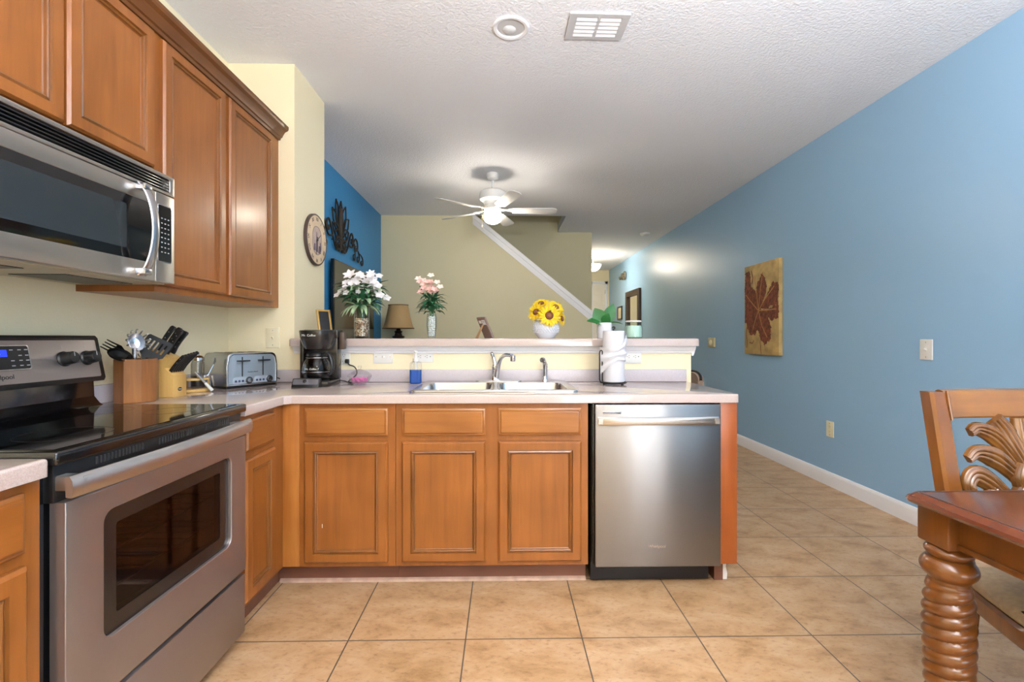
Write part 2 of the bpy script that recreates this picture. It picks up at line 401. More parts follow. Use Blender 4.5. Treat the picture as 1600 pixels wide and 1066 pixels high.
struct(b, 'trim_2', WHITE, 'white molding under the front of the raised bar top', 'trim')

# hall door on the far wall
b = B(); b.box(2.12, 2.185, 11.47, 11.5, 0, 2.56, 0.004); b.box(2.495, 2.56, 11.47, 11.5, 0, 2.56, 0.004); b.box(2.12, 2.56, 11.47, 11.5, 2.49, 2.56, 0.004)
DOORW = mat('hall_door_paint', '#ece4d6', 0.4)
fr = struct(b, 'trim_3', WHITE, 'white casing around the far hallway door', 'trim')

def rings_panel(b, O, U, V, N, w_, h_, rings, fill=True, back=True):
    O, U, V, N = map(Vector, (O, U, V, N)); loops = []
    for ins, d in rings:
        loops.append([O + U * a + V * c + N * d for a, c in ((ins, ins), (w_ - ins, ins), (w_ - ins, h_ - ins), (ins, h_ - ins))])
    b.loft(loops, False)
    n = len(b.v)
    if fill: b.add(loops[-1], [[0, 1, 2, 3]])
    if back: b.add(loops[0], [[3, 2, 1, 0]])
    return b
b = B(); rings_panel(b, (2.185, 11.485, 0.01), (1, 0, 0), (0, 0, 1), (0, -1, 0), 0.31, 2.48, [(0, 0), (0, 0.012), (0.004, 0.014)])
d1 = struct(b, 'door_1', DOORW, 'white panelled door at the end of the hallway', 'door')
for z0, z1 in ((0.2, 1.0), (1.12, 1.85), (1.97, 2.36)):
    b = B(); rings_panel(b, (2.235, 11.471, z0), (1, 0, 0), (0, 0, 1), (0, -1, 0), 0.21, z1 - z0, [(0, 0), (0.0, 0.003), (0.015, -0.006), (0.03, -0.006), (0.045, 0.002)], back=False); b.build('panel', DOORW, d1)
B().lathe([(0.0, 0), (0.02, 0), (0.028, 0.02), (0.02, 0.045), (0, 0.05)], M=frame_M((2.46, 11.47, 1.0), (1, 0, 0), (0, 0, 1), (0, -1, 0)), n=14).build('knob', SATIN, d1)
for z in (0.3, 1.3, 2.25): B().box(2.487, 2.499, 11.462, 11.472, z, z + 0.1, 0.002).build('hinge', SATIN, d1)

# ------------------------------------------------------------------ cabinets
DOOR_RINGS = [(0, 0), (0, 0.013), (0.003, 0.017), (0.008, 0.021), (0.042, 0.021)]
MOLD_RINGS = [(0.042, 0.021), (0.0445, 0.0145), (0.0475, 0.0155), (0.052, 0.0185), (0.056, 0.0165), (0.058, 0.009), (0.062, 0.007)]
WM = wood('maple_groove_shade', '#5f3913', '#87501f', 'z', 0.3, 0.35)  # shade of the door grooves painted in as a darker maple tone
def cab_door(parent, O, U, N, w_, h_, m, mp):
    V = (0, 0, 1)
    d = rings_panel(B(), O, U, V, N, w_, h_, DOOR_RINGS, fill=False).build('door', m, parent, ang=25)
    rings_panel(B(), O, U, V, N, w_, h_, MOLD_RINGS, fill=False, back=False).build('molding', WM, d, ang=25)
    i = 0.062; O2 = Vector(O) + Vector(U) * i + Vector(V) * i
    rings_panel(B(), O2, U, V, N, w_ - 2 * i, h_ - 2 * i, [(0, 0.007), (0.003, 0.0072)], back=False).build('panel', mp, d)
    return d
def cab_drawer(parent, O, U, N, w_, h_, m, name='drawer'):
    return rings_panel(B(), O, U, (0, 0, 1), N, w_, h_, [(0, 0), (0, 0.010), (0.004, 0.0125), (0.009, 0.0135), (0.013, 0.020), (0.017, 0.021)]).build(name, m, parent, ang=25)
def frame_body(parent, O, U, N, w_, z0, z1, depth, holes, m):
    """Carcass: closed box behind a face frame."""
    O, U, N = Vector(O), Vector(U), Vector(N); b = B()
    P = lambda a, z, d: O + U * a + N * d + Vector((0, 0, z))
    v = [P(a, z, d) for d in (-depth, 0) for a, z in ((0, z0), (w_, z0), (w_, z1), (0, z1))]
    b.add(v, [[3, 2, 1, 0], [4, 5, 6, 7], [0, 1, 5, 4], [1, 2, 6, 5], [2, 3, 7, 6], [3, 0, 4, 7]])
    return b.build('body', m, parent)
YF = 2.215            # peninsula face plane
XF = -1.035           # left run face plane
# peninsula: corner cabinet and sink base
t = thing('base_cabinet', 'maple base cabinet in the counter corner, with one drawer over one chipped door', 'cabinet', (-0.74, 2.5, 0))
frame_body(t, (XF, YF, 0), (1, 0, 0), (0, -1, 0), 0.525, 0.105, 0.873, 0.60, None, WV)
B().box(-1.035, -0.958, YF - 0.006, YF + 0.002, 0.108, 0.873, 0.001).build('filler_strip', wood('maple_light_filler', '#94561f', '#b37636', 'z', 0.36, 0.3), t)
cab_drawer(t, (-0.932, YF, 0.722), (1, 0, 0), (0, -1, 0), 0.388, 0.128, WX)
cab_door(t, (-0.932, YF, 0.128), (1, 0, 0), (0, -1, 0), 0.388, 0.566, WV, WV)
B().box(-1.089, -0.51, 2.285, 2.30, 0.0, 0.105).build('toe_kick', WD, t)
B().box(-0.8512, -0.8488, 2.2068, 2.2079, 0.290, 0.308).build('paint_chip', WHITE, t, label='small white chip in the door panel')
t = thing('sink_base_cabinet', 'wide maple sink cabinet with two doors below two false drawer fronts', 'cabinet', (-0.055, 2.5, 0))
frame_body(t, (-0.508, YF, 0), (1, 0, 0), (0, -1, 0), 0.908, 0.105, 0.873, 0.03, None, WV)
B().box(-0.508, -0.49, 2.25, 2.83, 0.105, 0.70).build('side_panel', WV, t); B().box(0.382, 0.40, 2.25, 2.83, 0.105, 0.70).build('side_panel', WV, t)
for x in (-0.478, -0.025):
    cab_drawer(t, (x, YF, 0.722), (1, 0, 0), (0, -1, 0), 0.392, 0.126, WX, 'drawer_front')
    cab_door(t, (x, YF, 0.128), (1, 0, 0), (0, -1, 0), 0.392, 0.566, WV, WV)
B().box(-0.508, 0.40, 2.285, 2.30, 0.0, 0.105).build('toe_kick', WD, t)
# shoe strip along the toe kicks
b = B(); b.prism([(2.285, 0), (2.272, 0), (2.275, 0.010), (2.285, 0.016)], -1.08, 0.40, 'x')
tag(b.build('shoe_molding', mat('worn_shoe_molding', '#b89a88', 0.4, var=0.2, vscale=20)), 'thin worn quarter-round strip along the foot of the sink cabinets', 'molding')
# end panel beside the dishwasher
t = thing('end_panel', 'orange maple end panel to the right of the dishwasher', 'panel', (1.065, 2.5, 0))
B().box(1.026, 1.107, YF - 0.015, 2.85, 0.108, 0.873, 0.0015).build('board', wood('maple_orange_panel', '#8a4418', '#9c5221', 'z', 0.4, 0.2), t)
B().box(1.026, 1.068, 2.262, 2.84, 0.0, 0.108).build('foot', WD, t)
b = B(); b.prism([(1.068, 0.0), (1.092, 0.0), (1.094, 0.03), (1.087, 0.06), (1.09, 0.107), (1.070, 0.107)], 2.27, 2.84, 'y')
b.build('torn_edge', mat('torn_white_board', '#e9e7e6', 0.8, bump=0.5, bscale=90), t, label='torn white foot corner')
t = thing('outlet', 'small white outlet on the side of the orange end panel', 'outlet', (1.107, 2.30, 0.80))
B().box(1.107, 1.116, 2.26, 2.34, 0.745, 0.865, 0.003).build('cover_plate', PLATE, t)
# left run cabinet between range and corner
t = thing('base_cabinet', 'narrow maple base cabinet between the range and the corner', 'cabinet', (-1.35, 2.03, 0))
frame_body(t, (XF, 1.850, 0), (0, 1, 0), (1, 0, 0), 0.363, 0.105, 0.873, 0.60, None, WV)
cab_drawer(t, (XF, 1.868, 0.722), (0, 1, 0), (1, 0, 0), 0.24, 0.128, WY)
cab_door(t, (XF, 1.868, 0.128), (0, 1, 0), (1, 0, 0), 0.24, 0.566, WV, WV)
B().box(-1.105, -1.09, 1.850, 2.29, 0, 0.105).build('toe_kick', WD, t)
# left run cabinet nearest the camera
t = thing('base_cabinet', 'maple base cabinet at the lower left corner of the photo, left of the range', 'cabinet', (-1.35, 0.75, 0))
frame_body(t, (XF, 0.45, 0), (0, 1, 0), (1, 0, 0), 0.612, 0.105, 0.873, 0.60, None, WV)
cab_drawer(t, (XF, 0.47, 0.722), (0, 1, 0), (1, 0, 0), 0.55, 0.128, WY)
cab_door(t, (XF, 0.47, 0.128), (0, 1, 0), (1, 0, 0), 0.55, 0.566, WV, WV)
B().box(-1.105, -1.09, 0.45, 1.062, 0, 0.105).build('toe_kick', WD, t)
# upper cabinets
UX = -1.36
t = thing('wall_cabinet', 'short maple wall cabinet with two doors directly above the microwave', 'cabinet', (-1.5, 1.46, 1.80))
frame_body(t, (UX, 1.075, 0), (0, 1, 0), (1, 0, 0), 0.768, 1.80, 2.385, 0.30, None, WV)
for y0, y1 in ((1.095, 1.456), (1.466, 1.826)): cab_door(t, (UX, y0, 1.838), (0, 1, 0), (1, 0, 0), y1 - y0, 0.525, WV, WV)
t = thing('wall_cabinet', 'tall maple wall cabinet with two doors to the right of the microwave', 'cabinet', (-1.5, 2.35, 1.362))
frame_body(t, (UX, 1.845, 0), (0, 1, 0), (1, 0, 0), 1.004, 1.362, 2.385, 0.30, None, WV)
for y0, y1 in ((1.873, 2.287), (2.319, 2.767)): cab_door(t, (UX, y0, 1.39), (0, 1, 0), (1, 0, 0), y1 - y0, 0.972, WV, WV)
b = B(); b.prism([(UX - 0.01, 2.372), (UX + 0.012, 2.372), (UX + 0.016, 2.385), (UX + 0.024, 2.388), (UX + 0.030, 2.402), (UX + 0.042, 2.420), (UX + 0.058, 2.428), (UX + 0.062, 2.438), (UX + 0.062, 2.452), (UX - 0.01, 2.452)], 0.95, 2.849, 'y')
tag(b.build('crown_molding', CROWN, ang=20), 'dark maple crown molding along the top of the wall cabinets', 'molding')

# ------------------------------------------------------------------ countertops
t = thing('countertop', 'speckled beige L-shaped worktop from the range corner past the sink to the dishwasher', 'countertop', (0, 2.5, 0.876))
def cr_arc(cx, cy, r, a0, a1, n=5): return [(cx + r * math.cos(a0 + (a1 - a0) * i / n), cy + r * math.sin(a0 + (a1 - a0) * i / n)) for i in range(n + 1)]
outer = [(XL + 0.001, 1.848), (-1.01, 1.848), (-1.01, 2.165), (-0.985, 2.19)] + cr_arc(1.091, 2.22, 0.03, -PI / 2, 0) + [(1.121, 2.849), (XL + 0.001, 2.849)]
b = B().slab(outer, [rr(-0.045, 2.515, 0.79, 0.39, 0.03)], 0.8745, 0.914, 0.007); b.build('worktop', COUNTER, t, ang=40)
b = B(); b.box(-1.66 + 0.001, -1.640, 1.848, 2.849, 0.914, 0.988, 0.003); b.box(-1.64, 1.115, 2.83, 2.849, 0.914, 0.988, 0.003)
b.build('backsplash', COUNTER2, t, label='low grey laminate upstand')
t = thing('countertop', 'short beige worktop at the left edge, on the near side of the range', 'countertop', (-1.33, 0.75, 0.876))
b = B().slab([(XL + 0.001, 0.44), (-1.01, 0.44)] + cr_arc(-1.022, 1.05, 0.012, 0, PI / 2, 3) + [(XL + 0.001, 1.062)], [], 0.8745, 0.914, 0.007); b.build('worktop', COUNTER, t, ang=40)
B().box(-1.66 + 0.001, -1.640, 0.44, 1.062, 0.914, 0.988, 0.003).build('backsplash', COUNTER2, t)
b = B().slab(cr_arc(1.154, 2.82, 0.03, -PI / 2, 0) + cr_arc(1.154, 3.12, 0.03, 0, PI / 2) + [(-1.263, 3.15), (-1.263, 2.849), (-1.275, 2.849)] + cr_arc(-1.255, 2.81, 0.02, PI, 1.5 * PI), [], 1.1305, 1.176, 0.01)
tag(b.build('bar_ledge', COUNTER, ang=40), 'long speckled beige raised bar ledge holding the flower vases', 'bar top')

# ------------------------------------------------------------------ sink, faucet, sprayer
t = thing('sink', 'double-bowl stainless steel drop-in sink in the worktop', 'sink', (-0.045, 2.56, 0.914))
hl = [rr(-0.240, 2.515, 0.345, 0.35, 0.045), rr(0.150, 2.515, 0.345, 0.35, 0.045)]
B().slab(rr(-0.045, 2.558, 0.83, 0.515, 0.03), hl, 0.9142, 0.9225, 0.004).build('rim', SINK, t, ang=40)
for cx in (-0.240, 0.150):
    loops = []
    for i, (g, z) in enumerate(((0, 0.922), (0.002, 0.915), (0.012, 0.78), (0.02, 0.755), (0.045, 0.742), (0.12, 0.738))):
        loops.append([(x, y, z) for x, y in rr(cx, 2.515, 0.345 - 2 * g, 0.35 - 2 * g, max(0.045 - g * 0.2, 0.02))])
    bb = B().loft(loops, False); bb.add(loops[-1], [list(range(len(loops[-1])))]); bo = bb.build('bowl', SINK, t, ang=40)
    B().lathe([(0.0, 0), (0.042, 0), (0.04, 0.004), (0.026, 0.004), (0.022, 0.001), (0, 0.001)], (cx, 2.515, 0.7385), 24).build('drain', CHROME, bo)
t = thing('faucet', 'chrome single-lever kitchen faucet with a curved spout', 'faucet', (-0.045, 2.765, 0.9225))
b = B(); b.loft([[(x, y, z) for x, y in rr(-0.03, 2.765, 0.27 - g, 0.056 - g, 0.027 - g / 2)] for g, z in ((0, 0.9226), (0, 0.928), (0.01, 0.934))]); b.build('base_plate', CHROME, t)
b = B().lathe([(0.030, 0.010), (0.026, 0.02), (0.021, 0.04), (0.020, 0.075), (0.022, 0.085), (0.018, 0.10), (0.008, 0.106)], (-0.05, 2.765, 0.9226), 24); b.build('body', CHROME, t)
b = B().tube(bez((-0.05, 2.765, 1.015), (-0.055, 2.77, 1.05), (-0.062, 2.78, 1.07), (-0.072, 2.765, 1.092), 8), [0.015, 0.0145, 0.013, 0.012, 0.011, 0.0105, 0.012, 0.013, 0.009], 12); b.build('lever', CHROME, t)
pts = bez((-0.043, 2.755, 0.95), (-0.03, 2.70, 1.04), (-0.02, 2.66, 1.10), (0.045, 2.56, 1.082), 14)
b = B().tube(pts, [0.017 - 0.006 * min(1, i / 8) for i in range(15)], 14); b.build('spout', CHROME, t)
B().lathe([(0.013, 0), (0.0145, 0.004), (0.0145, 0.03), (0.011, 0.034)], (0.050, 2.553, 1.052), 16).build('aerator', SATIN, t)
t = thing('side_sprayer', 'chrome pull-out sprayer standing right of the faucet', 'sprayer', (0.245, 2.775, 0.9225))
B().lathe([(0.024, 0), (0.022, 0.006), (0.016, 0.016), (0.015, 0.03)], (0.245, 2.775, 0.9226), 20).build('collar', CHROME, t)
b = B().tube(bez((0.245, 2.775, 0.945), (0.245, 2.775, 1.01), (0.25, 2.765, 1.055), (0.222, 2.735, 1.05), 12), [0.012, 0.013, 0.014, 0.0145, 0.0145, 0.0145, 0.014, 0.014, 0.014, 0.015, 0.016, 0.016, 0.014], 14); b.build('spray_head', CHROME, t)
B().box(0.246, 0.262, 2.772, 2.782, 1.0, 1.03, 0.003).build('trigger', SATIN, t)
# ------------------------------------------------------------------ range
NX = Vector((1, 0, 0)); NYm = Vector((0, -1, 0)); UY = Vector((0, 1, 0)); UZ = Vector((0, 0, 1)); UX_ = Vector((1, 0, 0))
t = thing('range', 'stainless and black electric range with a smooth glass cooktop', 'stove', (-1.33, 1.46, 0))
R0, R1 = 1.070, 1.842
b = B(); b.box(-1.63, -1.45, R0, R1, 0.03, 0.895, 0.004); b.box(-1.45, -1.045, R0, 1.14, 0.03, 0.895, 0.004); b.box(-1.45, -1.045, 1.78, R1, 0.03, 0.895, 0.004); b.box(-1.45, -1.045, 1.14, 1.78, 0.79, 0.895); b.box(-1.45, -1.045, 1.14, 1.78, 0.03, 0.39)
b.build('body', BLACK, t)
b = B(); b.box(-1.625, -1.002, R0 - 0.004, R1 + 0.002, 0.893, 0.925, 0.007, 3); b.build('cooktop_frame', BLACK, t)
ck = B().box(-1.56, -1.03, R0 + 0.02, R1 - 0.02, 0.9252, 0.9264).build('cooktop_glass', CERAN, t)
RING = mat('burner_ring_grey', '#0d0d0f', 0.15)
for cx, cy, r in ((-1.17, 1.27, 0.10), (-1.42, 1.27, 0.075), (-1.17, 1.66, 0.075), (-1.42, 1.66, 0.10)):
    B().lathe([(r - 0.003, 0), (r, 0.0004), (r + 0.003, 0)], (cx, cy, 0.9265), 40, cap=False).build('burner_ring', RING, ck)
# vent strip under the cooktop lip
v = B().box(-1.05, -1.022, R0 + 0.01, R1 - 0.004, 0.805, 0.893, 0.003).build('vent_strip', BLACKM, t)
for g in range(3):
    b = B()
    for k in range(14):
        y = 1.19 + g * 0.215 + k * 0.0115
        b.box(-1.0225, -1.0195, y, y + 0.005, 0.866, 0.884)
    b.build('vent_fins', mat('vent_fin_grey', '#3a3a3c', 0.4), v)
# oven door with window
D0, D1 = 1.086, 1.832
b = B()
hole = rr(1.464, 0.583, 0.548, 0.325, 0.03)
bm_o = [(D0, 0.285), (D1, 0.285), (D1, 0.805), (D0, 0.805)]
bs = B().slab(bm_o, [hole], 0.0, 0.036, 0.003)
b.add([(q.z - 1.036, q.x, q.y) for q in bs.v], bs.f)
dr = b.build('oven_door', STEELY, t)
b = B().slab(rr(1.464, 0.583, 0.548, 0.325, 0.03), [rr(1.464, 0.583, 0.448, 0.235, 0.008)], 0, 0.022)
bb = B().add([(q.z - 1.034, q.x, q.y) for q in b.v], b.f); bb.build('window_border', mat('oven_border', '#1d1817', 0.2, coat=0.15), dr)
B().box(-1.018, -1.014, 1.235, 1.695, 0.46, 0.705).build('window_glass', DGLASS, dr)
ENAM = mat('oven_enamel', '#7d7470', 0.35)
b = B(); b.box(-1.449, -1.444, 1.141, 1.779, 0.391, 0.789); b.box(-1.444, -1.046, 1.141, 1.146, 0.391, 0.789); b.box(-1.444, -1.046, 1.774, 1.779, 0.391, 0.789); b.box(-1.444, -1.046, 1.146, 1.774, 0.391, 0.396); b.box(-1.444, -1.046, 1.146, 1.774, 0.784, 0.789)
b.build('oven_liner', ENAM, t)
for z in (0.50, 0.60):
    b = B().tube([(-1.42, 1.16, z), (-1.07, 1.16, z), (-1.07, 1.76, z), (-1.42, 1.76, z)], 0.004, 6, closed=True)
    for k in range(1, 12): b.tube([(-1.42, 1.16 + k * 0.05, z), (-1.07, 1.16 + k * 0.05, z)], 0.002, 5)
    b.build('oven_rack', CHROME, t)
b = B()
loops = []
for i in range(17):
    y = 1.060 + (1.808 - 1.060) * i / 16; a = 2 * i / 16 - 1
    x = -0.948 - 0.016 * a * a
    loops.append([(x - 0.012, y, 0.826), (x, y, 0.824), (x + 0.004, y, 0.84), (x + 0.003, y, 0.862), (x - 0.004, y, 0.873), (x - 0.014, y, 0.872)])
b.loft(loops); b.box(-1.03, -0.958, 1.085, 1.115, 0.832, 0.866, 0.003); b.box(-1.03, -0.958, 1.765, 1.795, 0.832, 0.866, 0.003)
b.build('handle', steel('brushed_steel_handle', '#c4c0bf', 0.34, (60, 1.5, 120)), dr)
dw = B().box(-1.04, -1.002, D0, D1, 0.045, 0.270, 0.004).build('storage_drawer', STEELY, t)
# console
def lean(z): return -1.576 + (1.184 - z) / 0.161 * 0.031
b = B(); b.prism([(-1.655, 1.023), (-1.545, 1.018), (-1.540, 1.030), (-1.571, 1.180), (-1.580, 1.190), (-1.64, 1.190), (-1.655, 1.18)], R0, R1, 'y', 0.006)
cs = b.build('console', BLACKM, t)
b = B(); b.prism([(-1.65, 0.926), (-1.53, 0.926), (-1.545, 0.935), (-1.565, 0.96), (-1.568, 1.019), (-1.65, 1.019)], R0 + 0.012, R1 - 0.022, 'y', 0.004)
b.build('console_riser', BLACK, t)
LN = Vector((0.161, 0, 0.031)).normalized(); LV = Vector((-0.031, 0, 0.161)).normalized()
def CP(y, z, d=0.0): return Vector((lean(z) + 0.0045, y, z)) + LN * d
MC = lambda y, z, d=0.0: frame_M(CP(y, z, d), UY, LV, LN)
b = B().slab(rr(0, 0, 0.72, 0.14, 0.006), [], 0.0005, 0.0035, 0.001, M=MC(1.46, 1.104)); b.build('console_plate', STEELY, cs)
b = B().slab(rr(0, 0, 0.206, 0.082, 0.008), [], 0.0036, 0.006, 0.001, M=MC(1.46, 1.118)); b.build('display_bezel', SATIN, cs)
ds = B().slab(rr(0, 0, 0.196, 0.074, 0.006), [], 0.006, 0.0075, 0.0, M=MC(1.46, 1.118)).build('display_panel', BLACKM, cs)
B().slab(rr(0, 0, 0.072, 0.022, 0.002), [], 0.0076, 0.008, M=MC(1.455, 1.132)).build('clock_screen', mat('blue_screen', '#1020a0', 0.3, emit='#1c34ff', es=1.2), ds, label='glowing blue clock screen')
text('clock_digits', '4:38', 0.018, mat('blue_digits', '#9fc0ff', 0.4, emit='#9fc0ff', es=2.0), ds, MC(1.455, 1.132, 0.0085))
KEYS = mat('grey_print', '#a0a0a4', 0.5)
b = B()
for y in (1.505, 1.53, 1.551):
    for z in (1.092, 1.108, 1.124, 1.142):
        if (y, z) != (1.505, 1.124): b.slab(rr(0, 0, 0.011, 0.003, 0.001, 2), [], 0.0076, 0.0079, M=MC(y, z))
b.build('key_print', KEYS, ds)
text('logo', 'Whirlpool', 0.021, BLACKM, cs, MC(1.46, 1.058, 0.0038))
for y in (1.15, 1.24, 1.68, 1.77):
    kb = B().lathe([(0.027, 0), (0.027, 0.004), (0.0235, 0.008), (0.0215, 0.036), (0.019, 0.04), (0, 0.04)], n=28, M=MC(y, 1.106, 0.0036)).build('knob', BLACKM, cs)
    B().box(-0.0012, 0.0012, 0.004, 0.019, 0.0401, 0.0407, M=MC(y, 1.106, 0.0036)).build('pointer', KEYS, kb)
    B().box(-0.0015, 0.0015, 0.036, 0.048, 0.0036, 0.004, M=MC(y, 1.106)).build('dial_mark', KEYS, cs)

# ------------------------------------------------------------------ microwave
t = thing('microwave', 'stainless over-the-range microwave with a black glass door and arched handle', 'microwave', (-1.47, 1.46, 1.388))
M0, M1 = 1.079, 1.841
MWS = steel('microwave_steel', '#cdc9c4', 0.33, (60, 1.5, 200), 1.0, 0.7, 0.25)
b = B(); b.box(-1.655, -1.30, M0, M1, 1.392, 1.798, 0.003); b.build('case', BLACKM, t)
und = B().box(-1.64, -1.31, M0 + 0.01, M1 - 0.01, 1.386, 1.3925, 0.002).build('underside', mat('underside_grey', '#b5ad98', 0.4), t, label='pale underside panel with black filter grilles')
for y in (1.12, 1.52): B().box(-1.58, -1.40, y, y + 0.27, 1.384, 1.3862).build('filter', BLACKM, und)
def FX(b0, x0): # turn a slab drawn in (y,z) into a plate whose face looks to +X, back at x0
    return B().add([(q.z + x0, q.x, q.y) for q in b0.v], b0.f)
fp = FX(B().slab(rr(1.46, 1.7615, 0.762, 0.075, 0.004, 2), [rr(1.458, 1.760, 0.715, 0.050, 0.008)], 0, 0.022, 0.003), -1.30).build('top_trim', MWS, t)
b = B(); b.box(-1.299, -1.294, 1.1, 1.815, 1.735, 1.786)
for z in (1.742, 1.753, 1.764, 1.775): b.box(-1.299, -1.283, 1.101, 1.815, z, z + 0.005, 0.001)
b.build('vent_grille', BLACK, t)
dr = FX(B().slab(rr(1.409, 1.555, 0.660, 0.332, 0.004, 2), [rr(1.412, 1.563, 0.65, 0.216, 0.003, 2)], 0, 0.022, 0.003), -1.30).build('door', MWS, t)
dg = FX(B().slab(rr(1.412, 1.563, 0.65, 0.216, 0.003, 2), [], 0, 0.0205, 0.001), -1.30).build('door_glass', mat('black_door_glass', '#0c0c0e', 0.08, coat=0.4), dr)
FX(B().slab(rr(1.36, 1.563, 0.50, 0.150, 0.006), [], 0, 0.0006), -1.2796).build('mesh_window', mat('window_mesh_grey', '#2a3033', 0.2, coat=0.3), dg)
FX(B().slab(rr(1.791, 1.555, 0.099, 0.332, 0.004, 2), [], 0, 0.022, 0.003), -1.30).build('control_frame', MWS, t)
FX(B().slab(rr(1.786, 1.572, 0.070, 0.216, 0.008), [], 0, 0.002, 0.0005), -1.278).build('control_bezel', SATIN, t)
cp = FX(B().slab(rr(1.785, 1.572, 0.066, 0.208, 0.007), [], 0, 0.0012), -1.276).build('control_panel', BLACK, t)
b = B()
for k in range(9):
    for y in (1.768, 1.785, 1.802):
        if k != 0: b.box(-1.2747, -1.2743, y - 0.004, y + 0.004, 1.482 + k * 0.018, 1.486 + k * 0.018)
b.build('key_print', KEYS, cp)
loops = []
for i in range(19):
    a = i / 18 * 2 - 1; z = 1.5625 + a * 0.163; x = -1.224 - 0.034 * a * a - 0.012 * abs(a) ** 8; wd = 0.017 + 0.004 * a * a
    y = 1.668 - 0.004 * a * a
    loops.append([(x + 0.008 * math.sin(q), y + wd * math.cos(q), z) for q in [2 * PI * j / 12 for j in range(12)]])
b = B().loft(loops); b.box(-1.28, -1.243, 1.645, 1.680, 1.70, 1.722, 0.004); b.box(-1.28, -1.243, 1.645, 1.680, 1.403, 1.425, 0.004)
b.build('handle', SATIN, dr)

# ------------------------------------------------------------------ dishwasher
t = thing('dishwasher', 'stainless steel dishwasher under the right end of the counter', 'dishwasher', (0.72, 2.48, 0))
b = B(); b.box(0.417, 1.022, 2.225, 2.80, 0.11, 0.868, 0.003); b.build('tub', BLACKM, t)
dr = B().box(0.428, 1.021, 2.180, 2.222, 0.107, 0.868, 0.004, 3).build('door', STEEL, t)
B().box(0.419, 0.427, 2.20, 2.23, 0.11, 0.868, 0.002).build('gap_shade_strip', BLACK, t)  # black strip paints in the shade of the gap beside the door
loops = []
for i in range(21):
    a = i / 20 * 2 - 1; x = 0.7235 + a * 0.2845; y = 2.150 + 0.018 * a ** 4
    loops.append([(x, y + 0.014, 0.775), (x, y + 0.002, 0.776), (x, y, 0.785), (x, y + 0.002, 0.806), (x, y + 0.008, 0.812), (x, y + 0.016, 0.811)])
b = B().loft(loops); b.box(0.44, 0.46, 2.16, 2.181, 0.78, 0.806); b.box(0.987, 1.007, 2.16, 2.181, 0.78, 0.806)
b.build('handle', steel('brushed_steel_bar', '#d0cdca', 0.24), dr)
bd = B().box(0.463, 0.549, 2.1785, 2.1805, 0.824, 0.838, 0.0008).build('badge', SATIN, dr)
B().box(0.467, 0.545, 2.1778, 2.1784, 0.828, 0.834).build('badge_print', mat('grey_badge', '#6d6d72', 0.4), bd)
text('logo', 'Whirlpool', 0.020, mat('logo_grey', '#d6d5d3', 0.2, 1.0), dr, frame_M((0.718, 2.1797, 0.203), UX_, UZ, NYm))
B().box(0.419, 0.995, 2.255, 2.27, 0.012, 0.105, 0.002).build('toe_panel', mat('toe_black', '#12141c', 0.35), t)
for x in (0.44, 0.975): B().lathe([(0.012, 0), (0.012, 0.11)], (x, 2.30, 0.001), 12).build('foot', BLACKM, t)

# ------------------------------------------------------------------ switch plates and outlets
def plate(name, label, c, U, N, w_, h_, m, kind, group=None):
    U, N = Vector(U), Vector(N); c = Vector(c); t = thing(name, label, 'outlet' if 'outlet' in name else 'switch', c, group=group)
    M = frame_M(c, U, UZ, N) if abs(U.z) < .5 else frame_M(c, U, N.cross(U), N)
    pl = B().slab(rr(0, 0, w_, h_, 0.004), [], 0.0003, 0.006, 0.002, M=M).build('cover_plate', m, t)
    DK = mat('slot_dark', '#4a4740', 0.6)
    L = max(w_, h_); horiz = w_ > h_
    ax = (lambda a, b_: (a, b_)) if horiz else (lambda a, b_: (b_, a))
    if kind == 'outlet':
        for s in (-1, 1):
            p = ax(s * 0.020, 0); r = B().slab(rr(p[0], p[1], 0.028, 0.028, 0.010), [], 0.006, 0.0075, M=M).build('receptacle', m, t)
            b = B()
            for q in (-0.006, 0.006):
                e = ax(s * 0.020 + 0.003, q); sz = ax(0.008, 0.002); b.box(e[0] - sz[0] / 2, e[0] + sz[0] / 2, e[1] - sz[1] / 2, e[1] + sz[1] / 2, 0.0075, 0.0079, M=M)
            e = ax(s * 0.020 - 0.008, 0); b.lathe([(0.0022, 0.0075), (0.0022, 0.0079)], (e[0], e[1], 0), 8, M=M)
            b.build('slots', DK, r)
    else:
        b = B(); e = ax(0.010, 0.006); b.box(-e[0] / 1, e[0] / 1, -e[1], e[1], 0.006, 0.008, 0.0005, M=M); b.build('toggle_frame', m, t)
        b = B(); b.prism([(-0.004, 0.007), (0.004, 0.007), (0.009, 0.02), (0.004, 0.022)], -0.004, 0.004, 'y', M=M @ (Matrix.Identity(4) if horiz else Matrix.Rotation(PI / 2, 4, 'Z'))); b.build('toggle', m, t)
    for s in (-1, 1):
        p = ax(s * L * 0.36, 0); B().lathe([(0.0032, 0.006), (0.003, 0.0068), (0, 0.007)], (p[0], p[1], 0), 10, M=M).build('screw', SATIN if kind != 'outlet' else DK, t)
    return t
plate('light_switch', 'white switch plate lying sideways on the bar wall above the candy dish', (-0.730, 2.85, 1.066), UX_, NYm, 0.116, 0.082, PLATE, 'switch')
plate('wall_outlet', 'white outlet lying sideways on the bar wall behind the soap bottle', (-0.487, 2.85, 1.066), UX_, NYm, 0.118, 0.070, PLATE, 'outlet')
plate('wall_outlet', 'white outlet lying sideways on the bar wall beside the paper towels', (0.782, 2.85, 1.065), UX_, NYm, 0.116, 0.082, PLATE, 'outlet')
plate('wall_outlet', 'upright white outlet on the bar wall beside the coffee maker with its plug', (-0.965, 2.85, 1.055), UX_, NYm, 0.072, 0.075, PLATE, 'outlet')
plate('light_switch', 'ivory switch plate on the yellow wall above the toaster', (-1.392, 2.85, 1.181), UX_, NYm, 0.080, 0.124, IVORY, 'switch')
